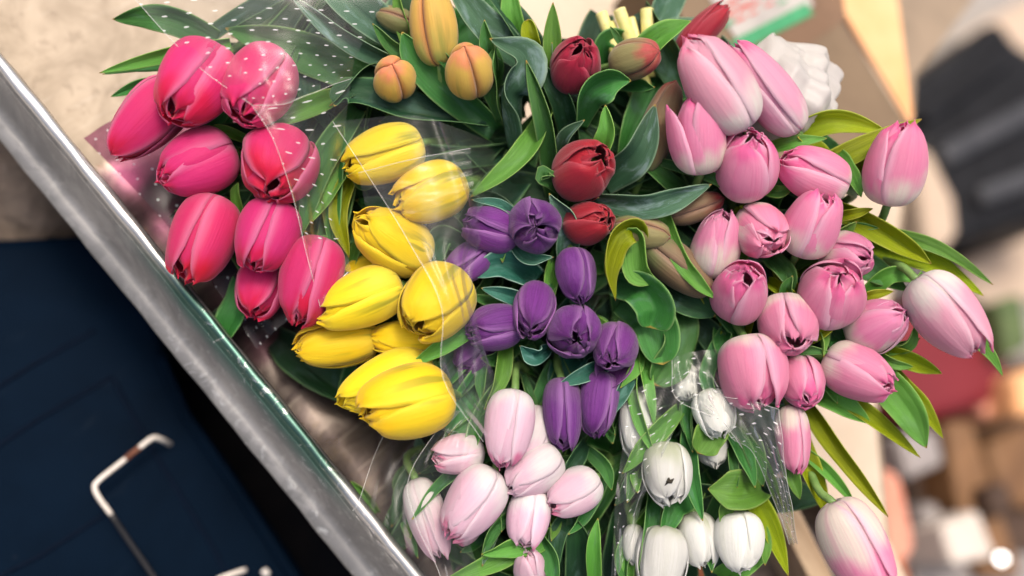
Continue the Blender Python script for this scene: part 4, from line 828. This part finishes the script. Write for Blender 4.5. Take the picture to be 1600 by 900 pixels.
EX = [('green_bundle', [(1560, 470), (1600, 455), (1615, 540), (1575, 560)], -.40, 'mid_plain', 'blurred green bundle of plants at the right edge above the brown carton', 'plants'),
      ('orange_pot', [(1395, 880), (1420, 870), (1432, 930), (1400, 940)], -.28, 'terracotta', 'small orange pot at the bottom beside the lowest lilac pink tulip', 'pot'),
      ('brown_jar', [(1545, 760), (1580, 750), (1590, 800), (1555, 812)], -.38, 'darkbrown', 'dark brown jar in front of the brown carton', 'jar'),
      ('tan_packet', [(1585, 585), (1625, 570), (1640, 640), (1595, 655)], -.40, 'boxlit', 'tan packet at the right edge beside the red crate', 'packet'),
      ('pink_packet', [(1530, 610), (1570, 600), (1580, 640), (1540, 655)], -.46, 'salmon', 'pinkish packet leaning at the lower right side of the red crate', 'packet'),
      ('grey_tin', [(1440, 790), (1470, 780), (1480, 830), (1450, 840)], -.40, 'greytile', 'grey tin between the salmon bag and the bright white packet', 'tin')]
M['mid_plain'] = plain_mat('plant_green', (.05, .09, .03), (.10, .14, .05), 20, .7)
for (nm, px_, zt, mt, lab, cat) in EX:
    tag(block(nm, px_, zt, GZ, M[mt], bevel=.015), lab, cat)
k = NT('lit_bulb'); bulbm = k.out(k.n('ShaderNodeEmission', {0: (1, .95, .9), 1: 6.0}))
def ball(c, r, nb=12, na=18):
    V = [c+r*np.array([math.sin(t)*math.cos(a), math.sin(t)*math.sin(a), math.cos(t)]) for t in np.linspace(0.001, math.pi-.001, nb) for a in np.linspace(0, 2*math.pi, na, endpoint=False)]
    return np.array(V), [(j*na+i, (j+1)*na+i, (j+1)*na+(i+1) % na, j*na+(i+1) % na) for j in range(nb-1) for i in range(na)]
bp_ = onz(1565, 873, -.40)
lamp = thing('small_lamp', 'tiny lit white lamp at the lower right corner', 'lamp', bp_-np.array([0, 0, .04]))
V, Fc = ball(bp_, .007); mesh_obj('bulb', V, Fc, bulbm, lamp)
V, Fc = tube([bp_-np.array([0, 0, .05]), bp_-np.array([0, 0, .008])], .006); mesh_obj('socket', V, Fc, M['rod'], lamp)
bk = onz(1110, 885, .02)
bas = block('orange_basket', [(975, 850), (1150, 850), (1190, 960), (975, 960)], .012, .004, M['terracotta'], bevel=.002); tag(bas, 'orange-brown woven mat showing between the white tulips at the bottom', 'mat')

# ------------------------------------------------------------------ lower left: navy crate, rubble
CZ = -.16
crate = thing('navy_crate', 'dark navy plastic crate with white wire handle below the tray', 'crate', onz(150, 650, GZ))
def cpt(px, py, dz=0.0): return onz(px, py, CZ+dz)
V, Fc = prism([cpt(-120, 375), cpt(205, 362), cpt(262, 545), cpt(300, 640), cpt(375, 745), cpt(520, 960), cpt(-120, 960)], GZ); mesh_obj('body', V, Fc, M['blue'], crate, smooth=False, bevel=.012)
def strip(name, pts, w, hgt, mat):
    C = [cpt(*p) for p in pts]; out = []; n = len(C)
    L_, R_ = [], []
    for i in range(n):
        d = unit(C[min(i+1, n-1)]-C[max(i-1, 0)]); s = np.cross([0, 0, 1], d)*w/2
        L_.append(C[i]-s+np.array([0, 0, hgt])); R_.append(C[i]+s+np.array([0, 0, hgt]))
    V, Fc = prism(L_+R_[::-1], CZ-.01); mesh_obj(name, V, Fc, mat, crate, smooth=False, bevel=.002)
strip('ridge', [(-60, 640), (60, 565), (150, 515)], .005, .0015, M['bluedk'])
strip('ridge', [(-60, 735), (60, 655), (175, 588)], .005, .0015, M['bluedk'])
strip('ridge', [(175, 588), (230, 690), (330, 850), (370, 930)], .005, .0015, M['bluedk'])
strip('ridge', [(-60, 930), (60, 870), (170, 800)], .005, .0015, M['bluedk'])
strip('rim_lip', [(250, 560), (290, 650), (360, 750), (470, 920)], .010, .008, M['blue'])
h_pts = [(266, 694, .0), (255, 688, .02), (240, 684, .03), (222, 696, .03), (190, 722, .03), (155, 750, .03), (148, 762, .03), (155, 778, .03), (174, 804, .028)]
V, Fc = tube(catmull([cpt(*p) for p in h_pts], 40), .0024); mesh_obj('handle', V, Fc, M['wire'], crate)
V, Fc = tube(catmull([cpt(*p) for p in [(218, 699.5, .0302), (206, 709, .0302), (196, 717, .0302)]], 8), .0026); mesh_obj('rust_patch', V, Fc, M['rust'], crate)
V, Fc = tube(catmull([cpt(*p) for p in [(174, 804, .028), (205, 850, .02), (250, 915, .01)]], 12), .0026); mesh_obj('rod', V, Fc, M['rod'], crate)
V, Fc = tube(catmull([cpt(*p) for p in [(340, 905, .02), (362, 897, .025), (384, 890, .02)]], 8), .0024); mesh_obj('handle', V, Fc, M['wire'], crate)
V, Fc = tube(catmull([cpt(*p) for p in [(412, 890, .012), (414, 893, .012), (418, 897, .01)]], 6), .0035); mesh_obj('rivet', V, Fc, M['wire'], crate)
# rubble stone at the upper left edge
so = onz(20, 290, -.22); V, Fc = ball(np.zeros(3), 1, 30, 40); V = V*np.array([.13, .07, .10])
V = V*(1+.10*np.sin(V[:, :1]*40)*np.cos(V[:, 1:2]*55)+.06*np.sin(V[:, 2:]*90+V[:, :1]*70))
o = mesh_obj('rubble_stone', V+onz(20, 285, -.24), Fc, M['stone'], subsurf=1, org=onz(20, 285, -.24)); tag(o, 'rough brown stone below the tray rim at the upper left', 'stone')
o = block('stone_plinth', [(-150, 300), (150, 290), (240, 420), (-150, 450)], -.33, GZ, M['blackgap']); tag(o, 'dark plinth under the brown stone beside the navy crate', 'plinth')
o = block('shade_block', [(255, 540), (420, 600), (640, 960), (300, 960)], -.30, GZ, M['blackgap']); tag(o, 'black block standing in for the shade under the tray right of the navy crate', 'box')  # block added where there is only shade beside the crate
o = block('brown_ground_mat', [(1390, 640), (1480, 600), (1680, 560), (1720, 980), (1380, 990)], -.70, GZ, M['darkbrown']); tag(o, 'dark brown mat spread under the boxes at the lower right', 'mat')
# dark disc put on for the shade in the white tulip's hole
bpy.context.view_layer.update()
dgr = bpy.context.evaluated_depsgraph_get()
root = next(t[1] for t in TULIPS if 'dark hole' in t[1]['label'])
dirv = Vector(unit(ray(1045, 752)).tolist())
hit, loc, nor, idx, ob, mw = sc.ray_cast(dgr, Vector(CAM.tolist()), dirv)
while hit and ob.name.startswith(('sheet', 'folded')): hit, loc, nor, idx, ob, mw = sc.ray_cast(dgr, loc+dirv*1e-4, dirv)
if hit:
    n_ = np.array(nor); n_ = n_ if np.dot(n_, Bv) > 0 else -n_
    a = unit(np.cross(n_, Uv)); b = np.cross(n_, a); c0 = np.array(loc)+n_*.0006
    k = NT('hole_shade'); hm = k.out(k.n('ShaderNodeBsdfPrincipled', {'Base Color': (.03, .025, .015), 'Roughness': .9}))
    ring = [c0+(a*.8+b*.6)*.0034*math.cos(t)*(1+.35*math.sin(3*t)+.2*math.sin(5*t))+(b*.8-a*.6)*.0020*math.sin(t)*(1+.4*math.cos(3*t)) for t in np.linspace(0, 2*math.pi, 18, endpoint=False)]
    mesh_obj('hole', ring, [tuple(range(18))], hm, root, solid=.0004)
for o in bpy.data.objects:
    if '_o' in o: del o['_o']
    if '_c' in o: del o['_c']
